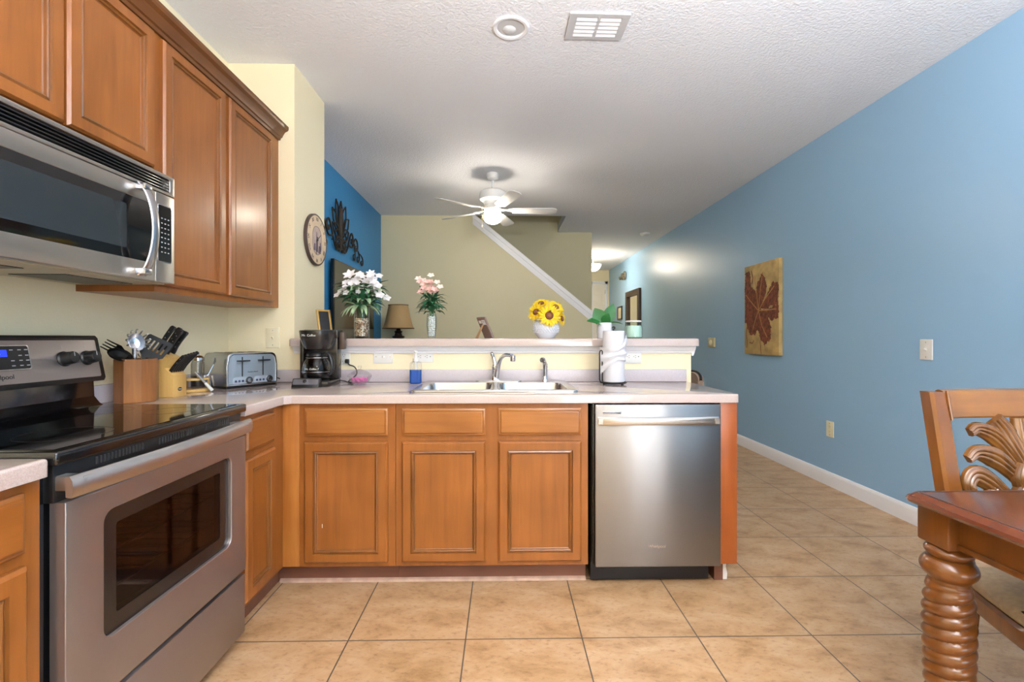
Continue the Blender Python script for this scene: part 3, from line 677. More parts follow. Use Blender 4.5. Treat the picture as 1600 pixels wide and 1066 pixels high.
plate('light_switch', 'white switch plate on the blue right wall above the dining chair', (2.60, 2.83, 1.107), UY, (-1, 0, 0), 0.084, 0.126, PLATE, 'switch')
plate('wall_outlet', 'ivory outlet low on the blue right wall', (2.60, 3.678, 0.452), UY, (-1, 0, 0), 0.080, 0.125, IVORY, 'outlet')
t = thing('thermostat', 'small ivory thermostat on the blue right wall beyond the bar end', 'thermostat', (2.6, 5.78, 1.118))
B().slab(rr(0, 0, 0.16, 0.115, 0.006), [], 0, 0.02, 0.004, M=frame_M((2.6, 5.78, 1.118), UY, UZ, (-1, 0, 0))).build('housing', mat('thermostat_beige', '#c9bd95', 0.4), t)
B().lathe([(0.032, 0.02), (0.03, 0.03), (0.022, 0.032), (0, 0.032)], n=20, M=frame_M((2.6, 5.78, 1.118), UY, UZ, (-1, 0, 0))).build('dial', IVORY, t)

# ------------------------------------------------------------------ ceiling fixtures
t = thing('recessed_light', 'white recessed ceiling light, switched off', 'ceiling light', (0.038, 2.493, HC))
B().lathe([(0.097, -0.0002), (0.097, -0.006), (0.09, -0.010), (0.076, -0.008), (0.072, -0.001)], (0.038, 2.493, HC), 40, cap=False).build('trim_ring', WHITE, t)
B().lathe([(0.072, -0.001), (0.068, -0.0015), (0.05, -0.0018), (0, -0.0018)], (0.038, 2.493, HC), 40, cap=False).build('baffle', mat('baffle_grey', '#c6c6c8', 0.5), t)
B().lathe([(0.0, -0.012), (0.022, -0.010), (0.034, -0.004), (0.036, -0.0017)], (0.03, 2.51, HC), 24, cap=False).build('bulb', mat('frosted_bulb', '#d8d8da', 0.4), t)
t = thing('ceiling_vent', 'white slatted air vent in the kitchen ceiling', 'vent', (0.492, 2.47, HC))
VM = Matrix.Translation((0.492, 2.471, 0)) @ Matrix.Rotation(0.02, 4, 'Z')
VENTG = mat('vent_grey_paint', '#c9c9cb', 0.4)
b = B(); b.slab(rr(0, 0, 0.312, 0.205, 0.004, 2), [rr(-0.062, 0, 0.110, 0.155, 0.003, 2), rr(0.062, 0, 0.110, 0.155, 0.003, 2)], HC - 0.010, HC - 0.0005, M=VM)
b.build('frame', VENTG, t)
B().slab(rr(0, 0, 0.29, 0.19, 0.004, 2), [], HC - 0.0018, HC - 0.0006, M=VM).build('backing', mat('vent_dark', '#8a8a8c', 0.7), t)
for s in (-1, 1):
    for k in range(5):
        B().box(-0.054, 0.054, -0.0125, 0.0125, -0.001, 0.001, 0.0004, 1, M=VM @ Matrix.Translation((s * 0.062, -0.062 + k * 0.031, HC - 0.0078)) @ Matrix.Rotation(-0.30, 4, 'X')).build('slat', WHITE, t)
t = thing('smoke_detector', 'small white smoke detector on the far ceiling', 'smoke detector', (2.245, 7.39, HC))
B().lathe([(0.075, -0.001), (0.075, -0.012), (0.066, -0.03), (0.04, -0.04), (0, -0.04)], (2.245, 7.39, HC), 28).build('shell', PLATE, t)
B().lathe([(0.08, -0.0004), (0.08, -0.006), (0.075, -0.006)], (2.245, 7.39, HC), 28).build('mount_ring', PLATE, t)
t = thing('hall_ceiling_light', 'glowing glass bowl light on the hallway ceiling', 'ceiling light', (1.80, 9.4, HC))
B().lathe([(0.06, -0.0005), (0.06, -0.03), (0.02, -0.045), (0.012, -0.20), (0.02, -0.21)], (1.80, 9.4, HC), 24).build('mount', SATIN, t)
B().lathe([(0.16, -0.19), (0.15, -0.23), (0.12, -0.275), (0.07, -0.31), (0, -0.325)], (1.80, 9.4, HC), 32, cap=False).build('bowl', mat('glowing_hall_bowl', '#fff2d8', 0.4, emit='#fff3e2', es=36), t)

# ------------------------------------------------------------------ ceiling fan
FC = (-0.11, 4.73)
FANW = mat('fan_white', '#efeeec', 0.4)
t = thing('ceiling_fan', 'white five-blade ceiling fan with a lit glass globe', 'fan', (FC[0], FC[1], HC))
B().lathe([(0.062, -0.0005), (0.064, -0.02), (0.055, -0.05), (0.03, -0.066), (0.012, -0.07)], (*FC, HC), 28).build('canopy', FANW, t)
B().lathe([(0.012, -0.06), (0.012, -0.16), (0.024, -0.165), (0.026, -0.19)], (*FC, HC), 16).build('downrod', FANW, t)
B().lathe([(0.03, 2.662), (0.10, 2.660), (0.128, 2.645), (0.135, 2.60), (0.13, 2.57), (0.095, 2.545), (0.085, 2.52)], (*FC, 0), 40).build('motor_housing', FANW, t)
B().lathe([(0.085, 2.522), (0.088, 2.47), (0.07, 2.455), (0.055, 2.452)], (*FC, 0), 32).build('light_kit', FANW, t)
B().lathe([(0.05, 2.453), (0.066, 2.448), (0.086, 2.433), (0.096, 2.41), (0.093, 2.38), (0.075, 2.352), (0.045, 2.335), (0, 2.330)], (*FC, 0), 32, cap=False).build('globe', mat('lit_fan_globe', '#fff4dc', 0.4, emit='#fff3e0', es=60), t, label='glowing glass globe')
for k in range(5):
    A = math.radians(218 - 72 * k); M = Matrix.Translation((*FC, 2.465)) @ Matrix.Rotation(A, 4, 'Z')
    pit = Matrix.Rotation(-0.21, 4, 'X')
    pts = [(0.20, -0.052), (0.26, -0.058), (0.60, -0.066), (0.635, -0.055), (0.65, -0.03), (0.65, 0.03), (0.635, 0.055), (0.60, 0.066), (0.26, 0.058), (0.20, 0.052)]
    bl = B().prism(pts, -0.003, 0.003, 'z', 0.0015, M=M @ pit).build('blade', FANW, t)
    b = B(); b.prism([(0.07, -0.014), (0.15, -0.014), (0.19, -0.036), (0.245, -0.036), (0.255, 0), (0.245, 0.036), (0.19, 0.036), (0.15, 0.014), (0.07, 0.014)], 0.003, 0.008, 'z', M=M @ pit); b.build('bracket', FANW, bl)
b = B().tube([(FC[0] - 0.07, FC[1] - 0.05, 2.50), (FC[0] - 0.105, FC[1] - 0.07, 2.47), (FC[0] - 0.107, FC[1] - 0.07, 2.30)], 0.0022, 6); b.lathe([(0.003, 0), (0.006, -0.012), (0.004, -0.03), (0, -0.032)], (FC[0] - 0.107, FC[1] - 0.07, 2.30), 10)
b.build('pull_chain', mat('brass_chain', '#d8c08a', 0.3, 0.8), t)

# ------------------------------------------------------------------ right wall pictures and mirror
t = thing('canvas_painting', 'tan canvas with a large brown-red flower on the blue wall', 'painting', (2.6, 4.62, 1.47))
CAN = mat('canvas_tan', '#b79c66', 0.7, var=0.28, vscale=9, bump=0.2, bscale=300)
B().box(2.562, 2.5995, 4.312, 4.932, 1.010, 1.925, 0.003).build('canvas', CAN, t)
def ragged(pts, seed, amp=0.008, n=7):
    rnd = random.Random(seed); out = []
    m = len(pts)
    for i in range(m):
        a, c = pts[i], pts[(i + 1) % m]
        for k in range(n):
            f = k / n; out.append((a[0] + (c[0] - a[0]) * f + rnd.uniform(-amp, amp), a[1] + (c[1] - a[1]) * f + rnd.uniform(-amp, amp)))
    return out
RED = mat('brown_red_paint', '#743c26', 0.7, var=0.6, vscale=34)
REDL = mat('ochre_line_paint', '#b3824a', 0.7)
# painting coordinates: a = 0..0.62 from the far edge to the near edge, c = 0..0.915 up
PX = 2.562
def flat(b0, d): return [(PX - d - q.z, 4.932 - q.x, 1.010 + q.y) for q in b0.v]
pet = [[(.25, .43), (.22, .60), (.24, .70), (.34, .82), (.42, .70), (.40, .60), (.29, .45)],
       [(.24, .44), (.10, .52), (.01, .60), (.01, .85), (.11, .86), (.13, .70), (.23, .62)],
       [(.27, .46), (.10, .30), (.01, .33), (.01, .58), (.13, .59)],
       [(.28, .45), (.42, .58), (.50, .69), (.58, .70), (.612, .66), (.612, .50), (.45, .46)],
       [(.30, .44), (.46, .44), (.612, .50), (.612, .36), (.50, .34), (.36, .40)],
       [(.27, .46), (.42, .40), (.50, .28), (.48, .15), (.38, .09), (.30, .18), (.24, .30)],
       [(.28, .45), (.29, .30), (.22, .20), (.12, .19), (.06, .28), (.12, .40)]]
b = B()
for i, p in enumerate(pet):
    q = ragged(p, i, 0.012); s_ = B().slab(ragged(q, i + 20, 0.006, 3), [], 0, 0.0008); b.add(flat(s_, 0.0002 + i * 0.00018), s_.f)
fl = b.build('painted_flower', RED, t)
b = B()
def line(pts, wd, d=0.0022):
    for i in range(len(pts) - 1):
        a, c = Vector(pts[i]), Vector(pts[i + 1]); n = Vector((-(c - a).y, (c - a).x)).normalized() * wd
        s_ = B().prism([tuple(a - n), tuple(c - n), tuple(c + n), tuple(a + n)], 0, 0.0005); b.add(flat(s_, d), s_.f)
for e in ((.34, .78), (.20, .80), (.03, .62), (.55, .66), (.58, .44), (.43, .17), (.17, .25)):
    line([(.275, .44), ((.275 + e[0]) / 2 + random.uniform(-.02, .02), (.44 + e[1]) / 2 + random.uniform(-.02, .02)), e], 0.0045)
b.build('painted_veins', REDL, t)
b = B(); line([(.305, .14), (.315, .07), (.325, .005)], 0.004); line([(.06, .33), (.04, .20), (.06, .12), (.05, .06)], 0.004); line([(.10, .12), (.16, .11), (.19, .14)], 0.004); line([(.14, .86), (.17, .78), (.15, .72)], .006)
b.build('painted_stem', RED, t)
def wall_frame(name, label, cat, y0, y1, z0, z1, bw, th, mf, mi):
    t = thing(name, label, cat, (2.6, (y0 + y1) / 2, (z0 + z1) / 2))
    s_ = B().slab([(y0, z0), (y1, z0), (y1, z1), (y0, z1)], [[(y0 + bw, z0 + bw), (y1 - bw, z0 + bw), (y1 - bw, z1 - bw), (y0 + bw, z1 - bw)]], 0, th, 0.006)
    B().add([(2.5995 - q.z, q.x, q.y) for q in s_.v], s_.f).build('frame', mf, t)
    B().box(2.59, 2.596, y0 + bw, y1 - bw, z0 + bw, z1 - bw).build('panel' if cat != 'mirror' else 'mirror_glass', mi, t)
    return t
DARKF = mat('dark_bronze_frame', '#3a2c20', 0.4, 0.3)
wall_frame('wall_mirror', 'dark bronze framed mirror on the far part of the right wall', 'mirror', 8.80, 9.78, 1.22, 2.12, 0.11, 0.05, DARKF, mat('mirror_silver', '#f2efe8', 0.02, 1.0))
wall_frame('picture_frame', 'small narrow dark frame on the right wall just beyond the mirror', 'picture', 10.2, 10.58, 1.57, 1.87, 0.03, 0.025, DARKF, mat('cream_print', '#efe3c4', 0.5))
t = thing('wall_ornament', 'small curled silver ornament high on the far right wall', 'ornament', (2.6, 10.1, 2.50))
b = B(); b.tube(arc((9.93, 2.50), 0.075, 0, 2 * PI, 16, 'yz', 2.575)[:-1], 0.022, 8, closed=True); b.tube(arc((10.13, 2.50), 0.06, 0.3, 4.6, 14, 'yz', 2.575), 0.02, 8); b.tube(arc((10.30, 2.52), 0.06, PI, 2 * PI, 10, 'yz', 2.575), 0.018, 8); b.tube([(2.575, 9.86, 2.5), (2.575, 10.36, 2.5)], 0.014, 8)
b.build('scrolls', mat('tarnished_silver', '#9b9488', 0.3, 0.9), t)
B().box(2.57, 2.5995, 10.08, 10.16, 2.46, 2.54, 0.004).build('mount', SATIN, t)

# ------------------------------------------------------------------ clock on the column side (faces +X)
t = thing('wall_clock', 'round cream wall clock with a dark rim on the yellow wall stub', 'clock', (-1.264, 3.145, 1.833))
CM = frame_M((-1.2638, 3.145, 1.833), UY, UZ, NX)
B().lathe([(0.17, 0), (0.17, 0.018), (0.166, 0.021), (0.16, 0.021), (0.16, 0.0)], n=56, M=CM, cap=False).build('rim', mat('clock_rim', '#4c3a34', 0.5), t)
fc = B().lathe([(0.162, 0.0), (0.162, 0.018), (0, 0.0185)], n=56, M=CM).build('face', mat('clock_cream', '#dcc3a0', 0.6, var=0.1, vscale=14), t)
INK = mat('clock_ink', '#4b3d48', 0.7)
for i, s_ in enumerate(['XII', 'I', 'II', 'III', 'IIII', 'V', 'VI', 'VII', 'VIII', 'IX', 'X', 'XI']):
    a = -PI / 6 * i
    text('numeral', s_, 0.034, INK, fc, CM @ Matrix.Rotation(a, 4, 'Z') @ Matrix.Translation((0, 0.136, 0.0192)))
b = B().slab(rr(0, -0.005, 0.150, 0.190, 0.07, 8), [rr(0, -0.005, 0.142, 0.182, 0.066, 8)], 0.0188, 0.0196, M=CM)
b.build('oval_border', mat('clock_taupe', '#8d7a74', 0.7), fc)
b = B().slab(rr(0, -0.005, 0.140, 0.180, 0.065, 8), [], 0.0186, 0.0192, M=CM); b.build('oval_field', mat('clock_mauve', '#c2ab9f', 0.7, var=0.15, vscale=30), fc)
b = B()
for x, z, w_, h_ in ((-0.055, -0.075, 0.03, 0.045), (-0.02, -0.08, 0.035, 0.10), (0.02, -0.085, 0.04, 0.05), (-0.012, 0.02, 0.012, 0.03), (0.045, -0.07, 0.02, 0.06)):
    b.slab([(x, z), (x + w_, z), (x + w_ * 0.85, z + h_), (x + w_ * 0.15, z + h_)], [], 0.0194, 0.0199, M=CM)
b.build('printed_scene', mat('clock_scene_grey', '#6d5c6c', 0.7), fc)
b = B(); b.slab([(-0.004, -0.02), (0.004, -0.02), (0.002, 0.075), (-0.002, 0.075)], [], 0.021, 0.022, M=CM @ Matrix.Rotation(-PI * 2 * 9 / 60, 4, 'Z')); b.build('hand', BLACKM, t)
b = B(); b.slab([(-0.004, -0.02), (0.004, -0.02), (0.002, 0.105), (-0.002, 0.105)], [], 0.0225, 0.0235, M=CM @ Matrix.Rotation(PI * 0.93, 4, 'Z')); b.lathe([(0.007, 0.0215), (0.007, 0.026), (0, 0.0265)], n=14, M=CM); b.build('hand', BLACKM, t)

# ------------------------------------------------------------------ iron scroll ornament on the blue wall
IRON = mat('wrought_iron', '#2c2722', 0.5, 0.4)
t = thing('wall_ornament', 'black wrought-iron scroll ornament above the television on the deep blue wall', 'ornament', (XL, 4.74, 2.30))
def W2(p): return (XL + 0.022, 4.74 + p[0], 2.06 + p[1])
def spiral(c, r0, r1, a0, a1, n=26):
    return [(c[0] + (r0 + (r1 - r0) * i / n) * math.cos(a0 + (a1 - a0) * i / n), c[1] + (r0 + (r1 - r0) * i / n) * math.sin(a0 + (a1 - a0) * i / n)) for i in range(n + 1)]
b = B()
for a, L, wd in ((0, .49, .10), (17, .49, .11), (-17, .49, .11), (36, .43, .11), (-36, .43, .11), (56, .33, .10), (-56, .33, .10), (78, .24, .09), (-78, .24, .09)):
    r = math.radians(a); d = Vector((math.sin(r) * 1.2, math.cos(r))); n = Vector((d.y, -d.x)); p0 = Vector((0, .10)) if abs(a) < 60 else Vector((0, .12))
    l = [p0 + d * (L - .1) * f + n * s * wd * 0.5 * math.sin(PI * f ** 1.4) for f, s in [(k / 12, 1) for k in range(13)] + [(k / 12, -1) for k in range(11, 0, -1)]]
    b.tube([W2(p) for p in l], 0.008, 6, closed=True)
b.build('fan_petals', IRON, t)
b = B(); b.tube([W2(p) for p in ((0, 0), (0, .2), (0, .34))], 0.010, 6)
s_ = [W2((0.034 * math.cos(2 * PI * k / 16), .375 + .055 * math.sin(2 * PI * k / 16))) for k in range(16)]
b.lathe([(0, -.055), (.022, -.045), (.036, 0), (.022, .045), (0, .055)], W2((0, .375)), 14, sx=0.4); b.build('centre_bud', mat('rust_bud', '#3b2a24', 0.5, 0.3), t)
for s in (-1, 1):
    b = B(); f = lambda L: [W2((s * p[0], p[1])) for p in L]
    b.tube(f(spiral((.075, .075), .075, .02, -1.9, 5.2)), 0.009, 6)
    b.tube(f(spiral((.06, .03), .05, .015, -2.6, 3.6)), 0.009, 6)
    b.tube(f([tuple(v) for v in spline([(.02, .02), (.12, -.01), (.20, .06), (.27, .18), (.33, .24), (.375, .20), (.36, .14), (.32, .14), (.325, .18)], 6)]), 0.009, 6)
    b.tube(f([tuple(v) for v in spline([(.22, .10), (.34, .09), (.40, .16), (.47, .21), (.53, .17), (.53, .10), (.47, .08), (.45, .12), (.48, .13)], 6)]), 0.009, 6)
    b.tube(f([tuple(v) for v in spline([(.42, .15), (.45, .05), (.44, -.02), (.40, -.03), (.385, .01), (.41, .03)], 6)]), 0.008, 6)
    b.tube(f([tuple(v) for v in spline([(.50, .11), (.57, .08), (.60, .02), (.57, -.03), (.53, -.02), (.53, .02), (.56, .02)], 6)]), 0.008, 6)
    b.tube(f([tuple(v) for v in spline([(.57, .07), (.66, .06), (.72, .03), (.73, -.03), (.69, -.05), (.66, -.02), (.68, 0)], 6)]), 0.008, 6)
    b.build('scroll_arm', IRON, t)
b = B()
for p in ((0, .15), (.2, .07), (-.2, .07)): b.lathe([(0.006, 0), (0.006, 0.022)], n=8, M=frame_M((XL + 0.0005, 4.74 + p[0], 2.06 + p[1]), UY, UZ, NX))
b.build('standoff', IRON, t)

# ------------------------------------------------------------------ television
t = thing('television', 'large flat television mounted on the deep blue wall', 'television', (XL, 5.13, 1.55))
B().box(XL + 0.001, -1.635, 4.9, 5.4, 1.35, 1.7).build('wall_mount', BLACKM, t)
B().box(-1.635, -1.602, 4.45, 5.81, 1.15, 1.93, 0.004).build('bezel', BLACK, t)
B().box(-1.6025, -1.600, 4.462, 5.798, 1.165, 1.918).build('screen', mat('dark_screen', '#1a1816', 0.16, coat=0.6), t)
# ------------------------------------------------------------------ table lamp in the living room
t = thing('side_table', 'small dark side table under the tan table lamp', 'table', (-1.32, 6.0, 0))
DKW = wood('dark_walnut', '#3a2416', '#4e3220', 'x', 0.4, 0.2)
B().box(-1.57, -1.07, 5.78, 6.25, 0.72, 0.75, 0.005).build('top', DKW, t)
for sx in (-1, 1):
    for sy in (-1, 1): B().tube([(-1.32 + sx * 0.2, 6.015 + sy * 0.18, 0.0), (-1.32 + sx * 0.2, 6.015 + sy * 0.18, 0.72)], [0.016, 0.024], 8).build('leg', DKW, t)
t = thing('table_lamp', 'table lamp with a tan bell shade and dark turned base', 'lamp', (-1.345, 6.0, 0.75))
B().lathe([(0.09, 0.0005), (0.095, 0.02), (0.06, 0.04), (0.03, 0.06), (0.05, 0.12), (0.085, 0.2), (0.075, 0.28), (0.03, 0.35), (0.022, 0.40), (0.075, 0.425), (0.08, 0.445), (0.05, 0.455), (0.04, 0.49), (0.055, 0.505), (0.03, 0.52), (0.02, 0.56), (0.012, 0.58)], (-1.345, 6.0, 0.75), 24).build('base', mat('dark_bronze', '#2e2219', 0.35, 0.5), t)
sh = B()
prof = [(0.196 - 0.075 * (i / 10) ** 0.75, 0.545 + 0.30 * i / 10) for i in range(11)]
sh.lathe(prof + [(r - 0.003, z) for r, z in prof[::-1]], (-1.345, 6.0, 0.75), 40, cap=False)
SHM = mat('tan_shade_fabric', '#ad9064', 0.8, bump=0.1, bscale=200)
so = sh.build('lamp_shade', SHM, t)
TRB = mat('shade_trim_brown', '#6d5230', 0.7)
b = B(); b.tube([(-1.345 + 0.123 * math.cos(a), 6.0 + 0.123 * math.sin(a), 1.593) for a in [2 * PI * k / 32 for k in range(32)]], 0.006, 6, closed=True); b.build('shade_trim', TRB, so)
b = B(); b.tube([(-1.345 + 0.197 * math.cos(a), 6.0 + 0.197 * math.sin(a), 1.297) for a in [2 * PI * k / 40 for k in range(40)]], 0.006, 6, closed=True)
b.build('shade_trim', TRB, so)
B().tube([(-1.345, 6.0, 1.32), (-1.345, 6.0, 1.60)], 0.006, 8).build('harp', mat('brass', '#9a7a40', 0.3, 0.9), t)

# ------------------------------------------------------------------ stool behind the bar
t = thing('bar_stool', 'grey-brown padded stool just showing past the right end of the bar wall', 'stool', (1.20, 3.40, 0))
UPH = mat('greige_upholstery', '#8e7b6b', 0.8)
B().lathe([(0.0, 0.60), (0.19, 0.60), (0.21, 0.62), (0.21, 0.66), (0.18, 0.68), (0, 0.685)], (1.20, 3.40, 0), 28).build('seat', UPH, t)
b = B(); loops = []
for i in range(15):
    a = -0.35 + 2.0 * i / 14 - 0.1; z1 = 0.93 - 0.10 * max(0, abs(i - 7) / 7 - 0.35) ** 1.5
    ro, ri = 0.245, 0.205; ca, sa = math.cos(a), math.sin(a)
    loops.append([(1.20 + ri * ca, 3.40 + ri * sa, 0.70), (1.20 + ro * ca, 3.40 + ro * sa, 0.70), (1.20 + ro * ca, 3.40 + ro * sa, z1 - 0.01), (1.20 + (ro + ri) / 2 * ca, 3.40 + (ro + ri) / 2 * sa, z1), (1.20 + ri * ca, 3.40 + ri * sa, z1 - 0.01)])
b.loft(loops); bk = b.build('backrest', UPH, t)
b = B().tube([Vector(l[3]) for l in loops], 0.009, 8); b.build('piping', BLACKM, bk)
for a in (0.2, 1.35): B().tube([(1.20 + 0.19 * math.cos(a), 3.40 + 0.19 * math.sin(a), 0.64), (1.20 + 0.225 * math.cos(a), 3.40 + 0.225 * math.sin(a), 0.74)], 0.012, 8).build('back_support', BLACKM, t)
for k in range(4):
    a = PI / 4 + k * PI / 2; B().tube([(1.20 + 0.14 * math.cos(a), 3.40 + 0.14 * math.sin(a), 0.60), (1.20 + 0.24 * math.cos(a), 3.40 + 0.24 * math.sin(a), 0.0)], [0.018, 0.013], 10).build('leg', DKW, t)
b = B().tube([(1.20 + 0.20 * math.cos(2 * PI * k / 28), 3.40 + 0.20 * math.sin(2 * PI * k / 28), 0.24) for k in range(28)], 0.008, 8, closed=True); b.build('foot_ring', SATIN, t)

# ------------------------------------------------------------------ things on the raised bar
ZB = 1.1762
LEAFD = mat('leaf_dark_green', '#2f6b46', 0.5, var=0.35, vscale=40)
LEAFL = mat('leaf_pale_green', '#a9c39a', 0.5, var=0.2, vscale=40)
LEAFG = mat('leaf_bright_green', '#1c6429', 0.5, var=0.25, vscale=30)
PETW = mat('petal_white', '#f4f1f2', 0.5); PETP = mat('petal_pink', '#f0c3b8', 0.5); PETC = mat('petal_cream', '#f6e9dc', 0.5)
STEM = mat('stem_green', '#3d6b3c', 0.5)
def sph(rnd, zmin=-0.2, zmax=1.0):
    z = rnd.uniform(zmin, zmax); a = rnd.uniform(0, 2 * PI); r = math.sqrt(max(0, 1 - z * z)); return Vector((r * math.cos(a), r * math.sin(a), z))
def bloom(c, d, R, n, wd, droop, cup):
    b = B(); d = Vector(d).normalized(); u = d.orthogonal().normalized(); v_ = d.cross(u)
    for k in range(n):
        a = 2 * PI * k / n; o = u * math.cos(a) + v_ * math.sin(a)
        b.leaf(Vector(c), (o + d * cup), d, R, R * wd, droop, 5, 0.25)
    return b
def pebbles(cx, cy, r, z0, z1, s, seed, sq=1.0):
    rnd = random.Random(seed); b = B(); n = 0; z = z0 + s
    while z < z1:
        ring = r - s * 0.8
        m = max(3, int(2 * PI * ring / (s * 1.75)))
        for k in range(m):
            a = 2 * PI * k / m + rnd.uniform(-.15, .15) + z * 50; rr_ = ring * rnd.uniform(0.93, 1.0)
            M = Matrix.Translation((cx + rr_ * math.cos(a), cy + rr_ * math.sin(a), z + rnd.uniform(-.3, .3) * s)) @ Matrix.Rotation(rnd.uniform(0, 3), 4, 'X') @ Matrix.Rotation(rnd.uniform(0, 3), 4, 'Y')
            q = s * rnd.uniform(.75, 1.0); b.lathe([(0, -q), (q * .75, -q * .6), (q, 0), (q * .7, q * .6), (0, q * .9)], (0, 0, 0), 7, M=M, sy=0.8)
        z += s * 1.5
    b.lathe([(r - 2.2 * s, z0), (r - 2.2 * s, z1 - s)], (cx, cy, 0), 10)
    return b
def speck_mat(name, cols, scale):
    m = bpy.data.materials.new(name); m.use_nodes = True; nt = m.node_tree; p = nt.nodes['Principled BSDF']
    tc = nt.nodes.new('ShaderNodeTexCoord'); n = nt.nodes.new('ShaderNodeTexVoronoi'); n.inputs['Scale'].default_value = scale; nt.links.new(tc.outputs['Object'], n.inputs[0])
    s_ = nt.nodes.new('ShaderNodeSeparateColor'); nt.links.new(n.outputs['Color'], s_.inputs[0]); r = nt.nodes.new('ShaderNodeValToRGB'); r.color_ramp.interpolation = 'CONSTANT'
    for i, c in enumerate(cols):
        e = r.color_ramp.elements[i] if i < 2 else r.color_ramp.elements.new(i / len(cols)); e.position = i / len(cols); e.color = lin(c)
    nt.links.new(s_.outputs[0], r.inputs[0]); nt.links.new(r.outputs[0], p.inputs['Base Color']); p.inputs['Roughness'].default_value = 0.4
    return m
# lily vase
LX, LY = -0.897, 2.975
t = thing('glass_vase', 'wide clear glass cylinder vase filled with tan pebbles', 'vase', (LX, LY, ZB))
B().lathe([(0.0, 0.0003), (0.047, 0.0003), (0.048, 0.01), (0.048, 0.197), (0.0465, 0.198), (0.0455, 0.197), (0.0455, 0.012), (0, 0.012)], (LX, LY, ZB), 36, cap=False).build('shell', GLASS, t)
o = pebbles(LX, LY, 0.0445, ZB + 0.013, ZB + 0.128, 0.0075, 3).build('pebbles', speck_mat('river_pebbles', ['#c9ab8d', '#8a5f44', '#e6d6c4', '#b88f6f', '#efe4d6', '#7a6a5e'], 90))
tag(o, 'tan and brown pebbles filling the wide glass vase', 'pebbles', kind='stuff')
t = thing('lily_bouquet', 'full bunch of white lilies with variegated leaves in the wide vase', 'flowers', (LX, LY, ZB + 0.13))
rnd = random.Random(11)
b = B(); c0 = Vector((LX, LY, ZB + 0.19))
for k in range(12):
    a = 2 * PI * k / 12; b.tube([(LX + .012 * math.cos(a * 3), LY + .012 * math.sin(a * 3), ZB + .125), (LX + .025 * math.cos(a), LY + .025 * math.sin(a), ZB + .2), (LX + .06 * math.cos(a), LY + .05 * math.sin(a), ZB + .29)], 0.003, 5)
b.build('stems', STEM, t)
fd = B(); fl = B()
for k in range(170):
    d = sph(rnd, -0.05, 0.8); h = rnd.uniform(0, .13); base = c0 + Vector((d.x * (.03 + h * .35), d.y * (.03 + h * .35), h)); L = rnd.uniform(.06, .125)
    (fl if k % 3 == 0 else fd).leaf(base, d + Vector((0, 0, .2)), (0, 0, 1), L, L * .30, rnd.uniform(.4, 1.5), 6, .25)
for k in range(18):
    a = rnd.uniform(0, 2 * PI); fl.leaf(c0 + Vector((.02 * math.cos(a), .02 * math.sin(a), .02)), (math.cos(a), math.sin(a), .1), (0, 0, 1), rnd.uniform(.12, .15), .020, 1.1, 6, .3)
fd.build('foliage', LEAFD, t); fl.build('variegated_foliage', LEAFL, t, label='pale green streaked leaves')
for k, (x, z, R) in enumerate(((-.055, .40, .062), (-.02, .375, .05), (.03, .365, .045), (.07, .385, .05), (.09, .36, .045), (.115, .335, .04), (.045, .32, .04), (-.005, .315, .04), (-.085, .34, .04), (-.11, .30, .038), (.13, .275, .042), (.085, .29, .038), (.15, .265, .04), (.06, .415, .045), (.0, .405, .04), (-.145, .28, .035), (.055, .345, .035), (.085, .33, .035), (.02, .30, .032), (.105, .405, .035))):
    y = rnd.uniform(-.08, .03) if k else -.05; c = Vector((LX + x * 1.02, LY + y, ZB + z - .012)); d = Vector((x * 1.5, -0.5 + y, 0.45))
    bo = bloom(c, d, R * .80, 6 if R > .042 else 5, .55 if R > .042 else .85, rnd.uniform(.4, .9), .8).build('bloom', PETW, t)
for k in range(22):
    x, z = rnd.uniform(-.12, .15), 0; z = rnd.uniform(.27, .40 - abs(x - .04) * .45)
    bloom((LX + x, LY + rnd.uniform(-.11, -.04), ZB + z), (x * 2, -.7, .5), rnd.uniform(.019, .027), 5, .9, .4, .6).build('bloom', PETW, t)
b = B()
for c in ((.045, .435), (.06, .43)): b.leaf((LX + c[0], LY, ZB + c[1] - .02), (1, 0, .1), (0, 0, 1), .035, .012, .2, 4)
b.build('petal', PETW, t)
# pink vase
PX_, PY_ = -0.456, 2.975
t = thing('glass_vase', 'slim tapered clear vase filled with white stones', 'vase', (PX_, PY_, ZB))
B().lathe([(0.0, 0.0003), (0.022, 0.0003), (0.027, 0.03), (0.033, 0.08), (0.032, 0.13), (0.029, 0.155), (0.0275, 0.156), (0.027, 0.15), (0.030, 0.12), (0.031, 0.08), (0.025, 0.03), (0.02, 0.008), (0, 0.008)], (PX_, PY_, ZB), 30, cap=False).build('shell', GLASS, t)
o = pebbles(PX_, PY_, 0.0235, ZB + 0.010, ZB + 0.135, 0.0085, 5).build('white_stones', mat('white_stone', '#eceef0', 0.4))
tag(o, 'white stones filling the slim vase', 'pebbles', kind='stuff')
t = thing('pink_bouquet', 'small bunch of pale pink flowers with dark leaves in the slim vase', 'flowers', (PX_, PY_, ZB + 0.14))
b = B(); c0 = Vector((PX_, PY_, ZB + 0.165))
for k in range(7):
    a = 2 * PI * k / 7; b.tube([(PX_ + .008 * math.cos(a), PY_ + .008 * math.sin(a), ZB + .137), (PX_ + .02 * math.cos(a), PY_ + .02 * math.sin(a), ZB + .22), (PX_ - .03 + .05 * math.cos(a), PY_ + .03 * math.sin(a), ZB + .33)], 0.0022, 5)
b.build('stems', STEM, t)
fd = B()
for k in range(110):
    d = sph(rnd, 0.0, 0.9); L = rnd.uniform(.05, .105); h = rnd.uniform(0, .10)
    fd.leaf(c0 + Vector((d.x * (.012 + h * .2), d.y * (.012 + h * .2), h)), d + Vector((0, 0, .35)), (0, 0, 1), L, L * .30, rnd.uniform(.7, 1.7), 6, .2)
